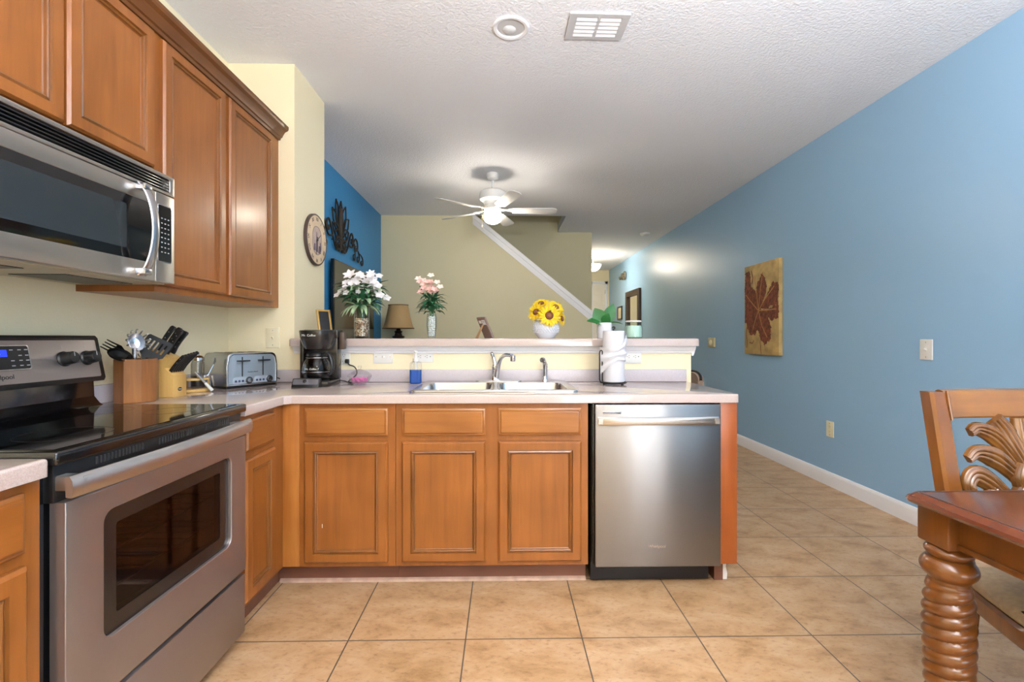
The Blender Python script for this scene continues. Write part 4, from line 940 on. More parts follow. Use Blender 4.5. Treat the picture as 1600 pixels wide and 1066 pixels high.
fd.build('foliage', LEAFD, t)
for k in range(20):
    x, z = rnd.uniform(-.085, .035), rnd.uniform(.285, .365)
    if k < 5: x, z = ((-.085, .385), (-.055, .375), (.0, .40), (.035, .36), (.055, .33))[k]
    y = rnd.uniform(-.05, .02); bloom((PX_ + x, PY_ + y, ZB + z - .01), (x + .02, -.5, .5), .026, 5, .8, .5, .8).build('bloom', PETP if k > 4 else PETC, t)
# leaning dark frame at the left end of the ledge
def easel_frame(name, label, loc, yaw, lean_, w_, h_, mf, mface, mback, strut, face_label=None):
    t = thing(name, label, 'picture frame', loc, yaw, local=True)
    M = Matrix.Rotation(-lean_, 4, 'X')   # front looks to local -Y, top leans to +Y
    th = 0.012; z0 = th * math.sin(lean_) * 0 + 0.0005
    M = Matrix.Translation((0, 0, z0)) @ M
    s_ = B().slab([(-w_ / 2, 0), (w_ / 2, 0), (w_ / 2, h_), (-w_ / 2, h_)], [[(-w_ / 2 + .012, .012), (w_ / 2 - .012, .012), (w_ / 2 - .012, h_ - .012), (-w_ / 2 + .012, h_ - .012)]], 0, th, 0.002)
    B().add([M @ Vector((q.x, -q.z, q.y)) for q in s_.v], s_.f).build('frame', mf, t)
    B().box(-w_ / 2 + .012, w_ / 2 - .012, -.008, -.004, .012, h_ - .012, M=M).build('picture', mface, t)
    B().box(-w_ / 2 + .006, w_ / 2 - .006, 0.0, .003, .004, h_ - .006, M=M).build('backing', mback, t)
    top = M @ Vector((0, .003, h_ * .66)); foot = Vector((0, top.y + h_ * .30, .001))
    d = foot - top; b = B()
    n = Vector((0, d.z, -d.y)).normalized() * .0015; a = Vector((.008, 0, 0)); c = Vector((.018, 0, 0))
    vs_ = [top - a - n, top + a - n, foot + c - n, foot - c - n, top - a + n, top + a + n, foot + c + n, foot - c + n]
    b.add(vs_, [[0, 1, 2, 3], [7, 6, 5, 4], [0, 4, 5, 1], [1, 5, 6, 2], [2, 6, 7, 3], [3, 7, 4, 0]]); b.build('easel_strut', strut, t)
    return t, M
GOLD = mat('gold_frame', '#b8924e', 0.4, 0.5)
KRAFT = mat('kraft_board', '#b08a62', 0.8)
easel_frame('picture_frame', 'small gold-edged dark picture frame on the ledge behind the coffee maker', (-1.105, 2.93, ZB), math.radians(42), math.radians(17), 0.085, 0.185, GOLD, BLACKM, BLACKM, BLACKM)
t, M = easel_frame('picture_frame', 'small picture frame seen from its brown back, propped on an easel strut', (-0.095, 2.985, ZB), math.radians(122), math.radians(25), 0.105, 0.145, mat('frame_brown_edge', '#7d6a60', 0.6), mat('photo_dull', '#777777', 0.5), mat('backing_brown', '#82695c', 0.8), KRAFT)
b = B(); b.box(-.042, -.002, .0032, .0036, .095, .128, M=M); b.box(.004, .036, .0032, .0036, .105, .125, M=M); b.build('sticker', PLATE, t)
b = B(); b.box(-.036, -.008, .0037, .0039, .118, .121, M=M); b.box(-.036, -.012, .0037, .0039, .110, .112, M=M); b.build('sticker_print', mat('print_grey', '#9a9aa6', 0.6), t)
# hobnail vase with sunflowers
SX, SY = 0.270, 2.975
t = thing('hobnail_vase', 'round white bumpy ceramic vase on the ledge', 'vase', (SX, SY, ZB))
WCER = mat('white_ceramic', '#dfe2ea', 0.25, coat=0.3)
prof = [(0.046, 0.0003), (0.058, 0.012), (0.072, 0.035), (0.080, 0.065), (0.078, 0.09), (0.068, 0.118), (0.060, 0.128), (0.055, 0.125), (0.062, 0.108)]
B().lathe(prof, (SX, SY, ZB), 40).build('body', WCER, t)
b = B()
for r_ in range(8):
    z = 0.040 + r_ * 0.0105; R = 0.072 + 0.008 * math.sin(min(1, (z - .035) / .06) * PI) if z < 0.09 else 0.079 - (z - 0.09) * 0.40
    R = max(0.066, R); n = 28
    for k in range(n):
        a = 2 * PI * (k + .5 * (r_ % 2)) / n
        b.lathe([(.0058, -.001), (.0046, .0045), (0, .006)], n=6, M=frame_M((SX + R * math.cos(a), SY + R * math.sin(a), ZB + z), (-math.sin(a), math.cos(a), 0), (0, 0, 1), (math.cos(a), math.sin(a), 0)))
b.build('hobnails', WCER, t)
SUN = mat('sunflower_yellow', '#f3c40c', 0.55, var=0.28, vscale=45); DISC = mat('sunflower_disc', '#6b3a1e', 0.8, bump=0.6, bscale=400); DISC2 = mat('sunflower_core', '#8a5734', 0.8)
def sunflower(label, c, d, R, n=17):
    t = thing('sunflower', label, 'flower', c, group='sunflowers in the white vase'); d = Vector(d).normalized(); c = Vector(c)
    u = d.orthogonal().normalized(); v_ = d.cross(u); b = B()
    for ring, (rr_, cup, off) in enumerate(((1.0, .12, 0), (.86, .35, .5))):
        for k in range(n):
            a = 2 * PI * (k + off) / n + rnd.uniform(-.08, .08); o_ = u * math.cos(a) + v_ * math.sin(a)
            b.leaf(c + o_ * R * .22, o_ + d * cup, d, R * .78 * rr_ * rnd.uniform(.9, 1.08), R * .20, rnd.uniform(.05, .6), 5, .3)
    b.build('petals', SUN, t)
    M = frame_M(c, u, v_, d)
    dk = B().lathe([(R * .33, -.002), (R * .34, .004), (R * .28, .010), (R * .2, .010), (0, .008)], n=24, M=M).build('disc', DISC, t)
    B().lathe([(R * .18, .0095), (R * .14, .012), (0, .012)], n=18, M=M).build('core', DISC2, dk)
    B().tube(spline([c - d * .003, c - d * .03 - Vector((0, 0, .01)), Vector((SX + (c.x - SX) * .25, SY + (c.y - SY) * .25, ZB + .11)), Vector((SX, SY, ZB + .05))], 4), .004, 6).build('stem', STEM, t)
sunflower('large sunflower facing forward with a brown centre, lowest in front', (SX + .012, SY - .085, ZB + .142), (.03, -1, .10), .078)
sunflower('sunflower turned to the left, at the left of the bunch', (SX - .066, SY - .045, ZB + .165), (-.62, -.70, .40), .066)
sunflower('sunflower at the upper right of the bunch behind the large one', (SX + .062, SY + .0, ZB + .198), (.40, -.60, .65), .064)
sunflower('sunflower drooping low at the right of the bunch', (SX + .095, SY - .025, ZB + .125), (.85, -.45, .12), .055)
sunflower('sunflower at the top of the bunch behind, seen edge-on', (SX - .030, SY + .02, ZB + .222), (-.2, -.55, .8), .062)
b = B()
for k in range(9): b.leaf((SX, SY, ZB + .12), (math.cos(k * .7), math.sin(k * .7), 1.1), (0, 0, 1), .13, .022, .7, 6)
tag(b.build('sunflower_foliage', LEAFD), 'thin green leaves among the sunflowers', 'foliage', kind='stuff')
# potted plant
GX, GY = 0.645, 2.985
t = thing('potted_plant', 'small broad-leaved green plant in a white pot', 'plant', (GX, GY, ZB))
B().lathe([(0.045, 0.0003), (0.047, 0.004), (0.048, 0.098), (0.046, 0.10), (0.043, 0.098), (0.043, 0.085), (0, 0.085)], (GX, GY, ZB), 32).build('pot', WCER, t)
B().lathe([(0.042, 0.084), (0.02, 0.09), (0, 0.088)], (GX, GY, ZB), 20).build('soil', mat('soil', '#3d2f24', 0.9), t)
for d, up, L, wd, dr_, z in (((-.50, -.15, .85), (-.3, -.9, .3), .130, .095, .35, .08), ((.42, -.05, 1.0), (.1, -.9, .3), .155, .080, .15, .08), ((-.85, -.45, .55), (0, -.6, .8), .125, .075, .75, .085), ((.9, -.25, .48), (0, -.2, 1), .12, .05, .8, .085), ((.1, .5, .9), (0, -1, .4), .12, .07, .4, .085), ((.05, -.6, .7), (0, -.8, .8), .085, .065, .6, .085)):
    B().leaf((GX, GY, ZB + z), d, up, L, wd, dr_, 9, .22).build('leaf', LEAFG, t)
# candle jar
JX, JY = 0.832, 2.985
t = thing('candle_jar', 'pale green glass candle jar with a white lid', 'jar', (JX, JY, ZB))
TEALG = glass('teal_glass', (0.93, 0.97, 0.96), 0.7)
B().lathe([(0.050, 0.0003), (0.055, 0.006), (0.056, 0.07), (0.050, 0.082), (0.046, 0.088), (0.049, 0.092), (0.049, 0.104), (0.046, 0.104), (0.045, 0.088), (0.053, 0.07), (0.052, 0.008), (0, 0.007)], (JX, JY, ZB), 36, cap=False).build('glass_body', TEALG, t)
B().lathe([(0.0, 0.008), (0.0515, 0.008), (0.0525, 0.07), (0.048, 0.081), (0, 0.081)], (JX, JY, ZB), 32).build('wax', mat('pale_green_wax', '#cbe2d6', 0.5), t)
B().lathe([(0.049, 0.1045), (0.051, 0.106), (0.051, 0.112), (0.045, 0.114), (0, 0.114)], (JX, JY, ZB), 32).build('lid', mat('lid_white', '#ece8e4', 0.4), t)

# ------------------------------------------------------------------ things on the worktop
ZC = 0.9142
t = thing('paper_towel_holder', 'black wire paper towel holder beside the sink', 'paper towel holder', (0.627, 2.66, ZC))
WIRE = mat('black_wire', '#1f1b19', 0.45, 0.5)
b = B(); b.tube([(0.627 + 0.07 * math.cos(2 * PI * k / 32), 2.66 + 0.07 * math.sin(2 * PI * k / 32), ZC + 0.012) for k in range(32)], 0.0045, 8, closed=True)
b.tube([(0.557, 2.66, ZC + 0.012), (0.697, 2.66, ZC + 0.012)], 0.004, 8)
b.build('base_ring', WIRE, t)
for k in range(4):
    a = 0.5 + k * PI / 2; B().lathe([(0.006, 0.0004), (0.007, 0.006), (0.004, 0.011)], (0.627 + 0.07 * math.cos(a), 2.66 + 0.07 * math.sin(a), ZC), 10).build('foot', WIRE, t)
B().tube([(0.627, 2.66, ZC + 0.012), (0.627, 2.66, ZC + 0.315)] + [(0.627 + .007 * math.sin(a), 2.66, ZC + 0.322 - .007 * math.cos(a)) for a in (.8, 1.6, 2.4, 3.14, 3.9, 4.7)], 0.004, 8).build('centre_post', WIRE, t)
B().tube([(0.552, 2.64, ZC + 0.01), (0.543, 2.64, ZC + 0.03), (0.543, 2.64, ZC + 0.18), (0.546, 2.64, ZC + 0.192), (0.553, 2.64, ZC + 0.195), (0.559, 2.64, ZC + 0.19), (0.559, 2.64, ZC + 0.02)], 0.0035, 8).build('side_arm', WIRE, t)
t = thing('paper_towel_roll', 'white paper towel roll with its loose sheet twisted across', 'paper towels', (0.627, 2.66, ZC + 0.0175))
PAP = mat('paper_white', '#d9d9de', 0.9, bump=0.12, bscale=220)
B().lathe([(0.008, 0), (0.060, 0.0), (0.0615, 0.004), (0.0615, 0.286), (0.060, 0.288), (0.020, 0.288), (0.019, 0.27), (0.008, 0.27)], (0.627, 2.66, ZC + 0.0175), 48, cap=False).build('roll', PAP, t)
b = B(); vs_ = []; fs = []; na, nb = 22, 9
for i in range(na + 1):
    f = i / na; a = math.radians(-175 + 200 * f)
    for j in range(nb):
        g = j / (nb - 1) - .5; wd = 0.060 * (0.5 + 2.0 * abs(f - .45) ** 1.1)
        R = 0.069 + 0.007 * math.sin(g * 14 + f * 5) * (1.2 - abs(g)) + (0.02 * max(0, f - .8) * 5 * (g + .5)) + .012 * max(0, .12 - f) * 8
        z = ZC + 0.135 + 0.085 * f + g * wd * 2.0
        vs_.append((0.627 + R * math.cos(a), 2.66 + R * math.sin(a), z))
for i in range(na):
    for j in range(nb - 1):
        k = i * nb + j; fs.append([k, k + 1, k + nb + 1, k + nb])
b.add(vs_, fs); b.build('loose_sheet', PAP, t, ang=60)
# soap bottle
t = thing('soap_dispenser', 'clear pump bottle half full of blue soap behind the sink', 'soap dispenser', (-0.545, 2.74, ZC))
BX, BY = -0.512, 2.735
b = B(); b.loft([[(x, y, ZC + z) for x, y in rr(BX, BY, 0.068 - g, 0.05 - g, 0.014 - g * .1)] for g, z in ((0.006, 0.0004), (0, 0.005), (0, 0.115), (0.012, 0.125), (0.03, 0.13))], cap=False); b.build('bottle', glass('bottle_plastic', (0.96, 0.97, 0.99), 0.6), t)
b = B(); b.loft([[(x, y, ZC + z) for x, y in rr(BX, BY, 0.0655 - g, 0.0475 - g, 0.013)] for g, z in ((0.005, 0.002), (0, 0.006), (0, 0.080))]); b.build('liquid_soap', mat('blue_soap', '#1d4f9c', 0.15, spec=0.3), t, label='deep blue liquid')
b = B().lathe([(0.016, 0.128), (0.017, 0.132), (0.017, 0.145), (0.009, 0.148), (0.0075, 0.178), (0.012, 0.18), (0.012, 0.190), (0.004, 0.193)], (BX, BY, ZC), 20); b.tube([(BX, BY, ZC + .186), (BX + .004, BY - .035, ZC + .187), (BX + .004, BY - .04, ZC + .18)], .0045, 8); b.build('pump', PLATE, t)
B().tube([(BX, BY, ZC + .081), (BX, BY, ZC + .13)], .004, 8).build('dip_tube', PLATE, t)
# candy dish
KX, KY = -0.815, 2.665
t = thing('candy_dish', 'small lidded cut-glass dish with pink candies', 'dish', (KX, KY, ZC))
CUT = glass('cut_glass', (0.96, 0.96, 0.975), 0.9, 0.05)
b = B(); n = 48; loops = []
for r, z in ((0.0, .004), (0.032, 0.0004), (0.036, 0.004), (0.050, 0.018), (0.064, 0.042), (0.067, 0.052), (0.064, 0.052), (0.060, 0.042), (0.047, 0.02), (0.03, 0.008)):
    loops.append([(KX + r * (1 + .03 * math.cos(12 * a)) * math.cos(a), KY + r * (1 + .03 * math.cos(12 * a)) * math.sin(a), ZC + z) for a in [2 * PI * k / n for k in range(n)]])
b.loft(loops, False); b.build('bowl', CUT, t)
b = B(); loops = []
for r, z in ((0.066, 0.0525), (0.058, 0.062), (0.040, 0.076), (0.018, 0.086), (0.007, 0.09), (0.007, 0.094), (0.012, 0.100), (0.008, 0.109), (0.0, 0.110)):
    loops.append([(KX + r * (1 + .03 * math.cos(12 * a)) * math.cos(a), KY + r * (1 + .03 * math.cos(12 * a)) * math.sin(a), ZC + z) for a in [2 * PI * k / n for k in range(n)]])
b.loft(loops, False); b.build('lid', CUT, t)
b = B()
for k in range(60):
    a = k * 2.4; r = .042 * math.sqrt(k / 60); z = .016 + .016 * (k % 3) / 2 + r * .15
    b.lathe([(0, -.005), (.006, -.003), (.007, 0), (.006, .003), (0, .005)], n=8, M=Matrix.Translation((KX + r * math.cos(a), KY + r * math.sin(a), ZC + z)) @ Matrix.Rotation(k, 4, 'X'))
tag(b.build('pink_candies', mat('pink_candy', '#e079b4', 0.3)), 'pink candies inside the glass dish', 'candy', kind='stuff')

# ------------------------------------------------------------------ coffee maker and carafe
t = thing('coffee_maker', 'black drip coffee maker with a grey control base', 'coffee maker', (-1.04, 2.65, ZC), local=True)
BP = mat('coffee_black', '#1a1614', 0.25, coat=0.2)
b = B(); b.box(-.088, .088, -.10, .105, 0.0005, .030, .006, 2); b.build('base', BP, t)
pod = B(); pod.prism([(-.140, 0.0006), (-.098, 0.0006), (-.098, .048), (-.118, .047), (-.137, .012)], -.092, .052, 'x', .003); po = pod.build('control_pod', BLACKM, t)
PM = frame_M((-.02, -.1275, .0298), (1, 0, 0), Vector((0, .019, .035)).normalized(), Vector((0, -.035, .019)).normalized())
B().slab(rr(0, 0, .132, .032, .006), [], .0002, .0016, .0004, M=PM).build('control_plate', mat('pod_grey', '#77777e', 0.3, 0.5), po)
B().lathe([(.010, .0016), (.010, .004), (.008, .005), (0, .005)], n=20, M=PM @ Matrix.Translation((-.004, .003, 0))).build('power_button', BLACKM, po)
B().box(-.092, .092, .035, .105, .030, .27, .008, 2).build('tank', BP, t)
B().box(-.093, -.072, -.03, .04, .03, .27, .005).build('side_column', BP, t)
hd = B(); loops = []
for f, z in ((.70, .205), (.80, .225), (.93, .265), (.97, .298), (.97, .306), (.93, .308)):
    loops.append([(x * f, y * f - .01, z) for x, y in rr(0, 0, .190, .20, .085, 8)])
hd.loft(loops); ho = hd.build('brew_head', BP, t)
B().box(-.096, .098, .02, .108, .266, .312, .006, 2).build('tank_lid', BP, t)
text('logo', 'Mr. Coffee', .017, PLATE, ho, frame_M((0.0 - .012, -.1075, .279), (1, 0, 0), Vector((0, -.18, 1)).normalized(), Vector((0, -1, -.18)).normalized()))
B().lathe([(.066, .0302), (.066, .033), (.06, .034), (0, .034)], (0, -.025, 0), 28).build('hot_plate', BLACKM, t)
B().box(.095, .125, .05, .10, .20, .30, .008, 2).build('filter_bracket', mat('smoke_brown', '#4b3b30', 0.3), t)
CX_, CY_ = -1.04, 2.625
b = B().tube(spline([(.08, .09, .02), (.115, .10, .012), (.155, .06, .006), (.17, .08, .006), (.135, .115, .006), (.125, .13, .01), (.165, .15, .05), (.15, .165, .09), (.112, .178, .105), (.10, .186, .12)], 6), .0035, 6); b.box(.086, .108, .178, .1965, .112, .138, .003); b.build('cord', BLACKM, t)
t = thing('coffee_carafe', 'glass carafe with a black handle and lid in the coffee maker', 'carafe', (CX_, CY_, ZC + .0345), local=True)
B().lathe([(0, .001), (.058, .001), (.068, .008), (.077, .035), (.078, .06), (.070, .095), (.055, .125), (.048, .135), (.046, .135), (.053, .124), (.068, .094), (.076, .06), (.075, .035), (.066, .010), (0, .004)], n=40, cap=False).build('glass_bowl', glass('carafe_glass', (0.72, 0.71, 0.70), 0.9), t)
B().lathe([(.050, .128), (.056, .131), (.056, .142), (.050, .150), (.02, .154), (0, .154)], n=32).build('lid', BLACKM, t)
b = B(); pts = spline([(.040, -.03, .142), (.075, -.045, .148), (.098, -.052, .125), (.108, -.056, .08), (.096, -.05, .04), (.080, -.04, .03)], 6); loops = []
for i, p in enumerate(pts):
    tg = (pts[min(i + 1, len(pts) - 1)] - pts[max(i - 1, 0)]).normalized(); s_ = Vector((.42, .9, 0)).normalized(); n_ = tg.cross(s_)
    loops.append([p + s_ * .012 * a + n_ * .006 * c for a, c in ((1, .4), (.6, 1), (-.6, 1), (-1, .4), (-1, -.4), (-.6, -1), (.6, -1), (1, -.4))])
b.loft(loops); b.build('handle', BLACKM, t)
b = B().tube([(.0785 * math.cos(2 * PI * k / 40), .0785 * math.sin(2 * PI * k / 40), .045) for k in range(40)], .0015, 6, closed=True); b.tube([(.057 * math.cos(2 * PI * k / 40), .057 * math.sin(2 * PI * k / 40), .122) for k in range(40)], .003, 6, closed=True); b.build('band', SATIN, t)
text('logo', 'Mr. Coffee', .014, PLATE, t, frame_M((-.002, -.0795, .062), (1, 0, 0), (0, 0, 1), (0, -1, 0)))

# ------------------------------------------------------------------ toaster
t = thing('toaster', 'silver four-slice toaster turned toward the room', 'toaster', (-1.462, 2.627, ZC), math.radians(60), local=True)
TW, TD, TH = .285, .22, .186
SILV = steel('toaster_silver', '#c4c7ca', 0.22, (2, 160, 2))
def tprof(g=0): # rounded-shoulder front outline
    pts = [(-TW / 2 + g, .012 + g), (TW / 2 - g, .012 + g), (TW / 2 - g, .12)]
    pts += [(TW / 2 - g - .03 + (.03) * math.cos(a) - .006, TH - g - .03 + .03 * math.sin(a)) for a in [PI / 2 * k / 6 for k in range(7)]]
    pts += [(-TW / 2 + g + .03 - .03 * math.sin(a) + .006, TH - g - .03 + .03 * math.cos(a)) for a in [PI / 2 * k / 6 for k in range(7)]]
    pts.append((-TW / 2 + g, .12)); return pts
B().prism(tprof(), -TD / 2, TD / 2, 'y', .004).build('body', SILV, t)
B().prism([(-TW / 2 + .006, .0005), (TW / 2 - .006, .0005), (TW / 2 - .004, .0125), (-TW / 2 + .004, .0125)], -TD / 2 + .006, TD / 2 - .006, 'y').build('foot_plinth', BLACKM, t)
rim = B(); s_ = B().slab(tprof(.001), [tprof(.010)], 0, .006, .002); rim.add([(q.x, -TD / 2 - q.z, q.y) for q in s_.v], s_.f); rim.build('front_rim', CHROME, t)
s_ = B().slab(tprof(.0105), [], 0, .002); fp = B().add([(q.x, -TD / 2 - q.z, q.y) for q in s_.v], s_.f).build('front_panel', mat('toaster_face', '#bcc8d2', 0.32, 0.7), t)
FM = frame_M((0, -TD / 2 - .002, 0), (1, 0, 0), (0, 0, 1), (0, -1, 0))
for k, x in enumerate((-.058, .058)):
    sl = B().slab(rr(x, .112, .006, .105, .002, 2), [], .0001, .0007, M=FM).build('lever_slot', BLACKM, fp)
    B().box(x - .033, x + .033, .140, .147, .001, .022, .003, M=FM).build('lever', BLACKM, t)
    pn = B().slab(rr(x + .004, .037, .108, .040, .014), [], .0002, .0014, .0004, M=FM).build('control_plate', mat('toaster_plate', '#cfd6de', 0.3, 0.6), fp)
    for q in (-.034, -.015, .004): B().lathe([(.006, .0014), (.006, .003), (.004, .004), (0, .004)], (x + q - .002, .036, 0), 14, M=FM).build('button', mat('toaster_blue', '#27365e', 0.3), t)
    kn = B().lathe([(.019, .0014), (.019, .006), (.014, .009)], (x + .036, .038, 0), 26, M=FM).build('dial', BLACKM, t)
    B().lathe([(.013, .008), (.012, .013), (0, .014)], (x + .036, .038, 0), 24, M=FM).build('dial_cap', SATIN, kn)
text('logo', 'Hamilton Beach', .009, BLACKM, fp, FM @ Matrix.Translation((0, .082, .0004)))
b = B()
for x in (-.095, -.035, .035, .095): b.slab(rr(x, 0, .022, .15, .006), [], TH - .0002, TH + .0012)
b.build('bread_slot', mat('slot_shadow', '#26231f', 0.5), t)
B().tube(spline([(.10, .06, .012), (.15, .0, .004), (.185, -.03, .004), (.20, -.02, .004), (.195, 0.0, .02), (.21, -.02, .028), (.217, -.03, .022)], 6), .0036, 6).build('cord', BLACKM, t)

# ------------------------------------------------------------------ utensil crock
UXc, UYc = -1.535, 1.985
t = thing('utensil_crock', 'eight-sided wooden utensil holder beside the range', 'utensil holder', (UXc, UYc, ZC), math.radians(27), local=True)
BAM = wood('bamboo_crock', '#66391a', '#9c6532', 'z', 0.4, 0.2, 1.6)
b = B(); oc = lambda r: [(r * math.cos(2 * PI * (k + .5) / 8), r * math.sin(2 * PI * (k + .5) / 8)) for k in range(8)]
b.loft([[(x, y, z) for x, y in oc(r)] for r, z in ((.073, .0005), (.076, .004), (.076, .178), (.074, .180), (.066, .180), (.065, .178), (.065, .012))], cap=False); b.add([(x, y, .012) for x, y in oc(.065)], [list(range(8))]); b.add([(x, y, .0006) for x, y in oc(.073)], [list(range(8))])
b.build('body', BAM, t, ang=20)
ZU = ZC + .18
def hp(a, b_, n=6): return [Vector(a).lerp(Vector(b_), i / n) for i in range(n + 1)]
NYL = mat('nylon_black', '#0b0b0c', 0.5, spec=0.25)
# slotted turner
t = thing('slotted_turner', 'black slotted turner with a wide flat head in the utensil holder', 'turner', (UXc + .005, UYc + .02, ZC + .02))
a0 = Vector((UXc + .005, UYc + .0, ZC + .02)); a1 = Vector((UXc + .030, UYc + .018, ZU + .004))
B().tube(hp(a0, a1), .006, 8).build('handle', NYL, t)
d = Vector((.18, .42, .62)).normalized(); s_ = Vector((.62, .30, -.45)); s_ = (s_ - d * s_.dot(d)).normalized(); nrm = s_.cross(d)
TM = frame_M(a1, s_, d, nrm)
holes = [[(x - .0035, .032), (x + .0035, .032), (x + .0035, .078), (x - .0035, .078)] for x in (-.032, -.016, 0, .016, .032)]
B().slab([(-.012, -.012), (.012, -.012), (.048, .022), (.050, .090), (.044, .096), (-.044, .096), (-.050, .090), (-.048, .022)], holes, -.0015, .0015, M=TM).build('head', NYL, t)
# pasta server (steel)
t = thing('pasta_server', 'shiny steel pasta server with curled prongs in the utensil holder', 'server', (UXc + .01, UYc - .01, ZC + .02))
a0 = Vector((UXc + .01, UYc - .02, ZC + .02)); a1 = Vector((UXc + .018, UYc - .035, ZU + .045)); d = (a1 - a0).normalized()
B().tube(hp(a0, a1), [.006, .006, .006, .006, .007, .008, .009], 10).build('handle', SATIN, t)
b = B(); c = a1 + Vector((.0, .005, .022)); f = Vector((.80, -.50, .25)).normalized(); s_ = f.cross(UZ).normalized(); u = s_.cross(f)
M = frame_M(c, s_, u, f)
b.lathe([(.030, .012), (.026, .002), (.018, -.008), (0, -.012)], n=20, M=M, cap=False, sy=1.25); b.build('bowl', SATIN, t)
b = B()
for k in range(9):
    a = math.radians(-20 + 220 * k / 8); p = Vector((.030 * math.cos(a), .0375 * math.sin(a), .010)); o_ = Vector((math.cos(a), 1.1 * math.sin(a), 0))
    b.tube([M @ (p + o_ * x + Vector((0, 0, z))) for x, z in ((0, 0), (.008, .008), (.011, .018), (.008, .028))], [.0035, .003, .0025, .0015], 6)
b.build('prongs', SATIN, t)
# black ladle and black fork
t = thing('slotted_spoon', 'black slotted spoon leaning left over the rim of the utensil holder', 'spoon', (UXc, UYc - .02, ZC + .02))
a0 = Vector((UXc + .03, UYc + .03, ZC + .02)); a1 = Vector((UXc + .005, UYc - .050, ZU + .010))
B().tube(hp(a0, a1), .006, 8).build('handle', NYL, t)
f = Vector((.75, -.25, .45)).normalized(); d = Vector((-.1, -.80, .42)); d = (d - f * d.dot(f)).normalized(); s_ = d.cross(f)
M = frame_M(a1 + d * .030, s_, d, f)
b = B().lathe([(.028, .004), (.029, .001), (.024, -.008), (.012, -.013), (0, -.014), (.012, -.010), (.022, -.006), (.027, .004)], n=24, M=M, cap=False, sy=1.55); b.build('bowl', NYL, t)
t = thing('serving_fork', 'black serving fork lying behind the black spoon in the utensil holder', 'fork', (UXc, UYc - .02, ZC + .02))
a0 = Vector((UXc + .0, UYc + .04, ZC + .02)); a1 = Vector((UXc - .030, UYc - .040, ZU + .032))
B().tube(hp(a0, a1), .006, 8).build('handle', NYL, t)
b = B(); d = Vector((-.05, -.9, .35)).normalized(); s_ = Vector((.5, 0, .85)); s_ = (s_ - d * s_.dot(d)).normalized(); n_ = d.cross(s_)
M = frame_M(a1, s_, d, n_); b.slab([(-.008, -.01), (.008, -.01), (.020, .02), (.020, .035), (-.020, .035), (-.020, .02)], [], -.002, .002, M=M)
for k in range(4):
    x = -.017 + k * .0113; b.tube([M @ Vector((x, .034, 0)), M @ Vector((x, .055, .004)), M @ Vector((x, .075, .016))], [.0035, .003, .002], 6)
b.build('head', NYL, t)
t = thing('whisk', 'steel wire whisk at the back of the utensil holder', 'whisk', (UXc - .02, UYc + .03, ZC + .02))
a0 = Vector((UXc - .01, UYc + .01, ZC + .02)); a1 = Vector((UXc - .015, UYc + .055, ZU + .0))
B().tube(hp(a0, a1), .006, 8).build('handle', SATIN, t)
b = B(); d = (a1 - a0).normalized(); u = d.orthogonal().normalized(); v_ = d.cross(u)
for k in range(4):
    a = PI * k / 4; o_ = u * math.cos(a) + v_ * math.sin(a); b.tube([a1 + o_ * (.026 * math.sin(2 * PI * i / 24)) * (1 if True else 1) + d * (.07 * .5 * (1 - math.cos(2 * PI * i / 24))) for i in range(25)], .0012, 5)
b.build('wires', CHROME, t)

# ------------------------------------------------------------------ knife block
t = thing('knife_block', 'pale wooden knife block full of black-handled knives', 'knife block', (-1.54, 2.157, ZC))
PINE = wood('pale_block_wood', '#c79a54', '#dcb66e', 'z', 0.4, 0.2, 1.3)
K0, K1 = 2.113, 2.203
b = B(); b.prism([(-1.60, ZC + .0003), (-1.475, ZC + .0003), (-1.475, ZC + .098), (-1.512, ZC + .131), (-1.500, ZC + .178), (-1.570, ZC + .218), (-1.632, ZC + .08)], K0, K1, 'y', .002); kb = b.build('block', PINE, t)
bdg = B().lathe([(.014, .0003), (.013, .0012), (0, .0013)], n=24, sy=.6, M=frame_M((-1.475, 2.158, ZC + .034), UY, UZ, NX)); bdg = bdg.build('badge', BLACKM, kb)
text('logo', 'Oster', .009, PLATE, kb, frame_M((-1.4735, 2.158, ZC + .034), UY, UZ, NX), .0002)
def knife(label, base, d, L, wd, group=None, butt=0.0):
    d = Vector(d).normalized(); t = thing('knife', label, 'knife', base, group=group); s_ = UY; n_ = s_.cross(d)
    M = frame_M(base, s_, n_, d); b = B(); loops = []
    for f, a in ((.02, .85), (.08, 1.0), (.3, .9), (.55, .98), (.8, 1.05), (.95, 1.12), (1.0, .8)):
        off = -.004 * math.sin(f * PI)
        loops.append([M @ Vector((x * .55, y + off, L * f)) for x, y in rr(0, 0, wd * a * .9, wd * 1.05 * a, wd * .25 * a, 3)])
    b.loft(loops); h = b.build('handle', BLACKM, t)
    B().box(-wd * .2, wd * .2, -wd * .55, wd * .55, .0005, L * .03, M=M).build('bolster', SATIN, t)
    b = B()
    for f in (.28, .52, .76): b.lathe([(.0022, wd * .285), (.002, wd * .295), (0, wd * .295)], n=8, M=M @ Matrix.Translation((0, -.003, L * f)) @ Matrix.Rotation(-PI / 2, 4, 'Y'))
    b.build('rivets', SATIN, h)
UD = (.48, 0.12, .87); LD = (.62, .10, .78)
for i, (y, f, L, lb) in enumerate(((2.130, .25, .125, 'black-handled knife at the near back slot of the block'), (2.144, .62, .12, 'black-handled knife just in front of the near back slot'), (2.170, .30, .12, 'black-handled knife in the middle of the upper slots'), (2.183, .62, .115, 'black-handled knife at the far front of the upper slots'), (2.195, .28, .11, 'black-handled knife at the far back slot of the block'))):
    p = Vector((-1.570, y, ZC + .218)).lerp(Vector((-1.500, y, ZC + .178)), f); knife(lb, p + Vector((.001, 0, .0015)), UD, L, .021)
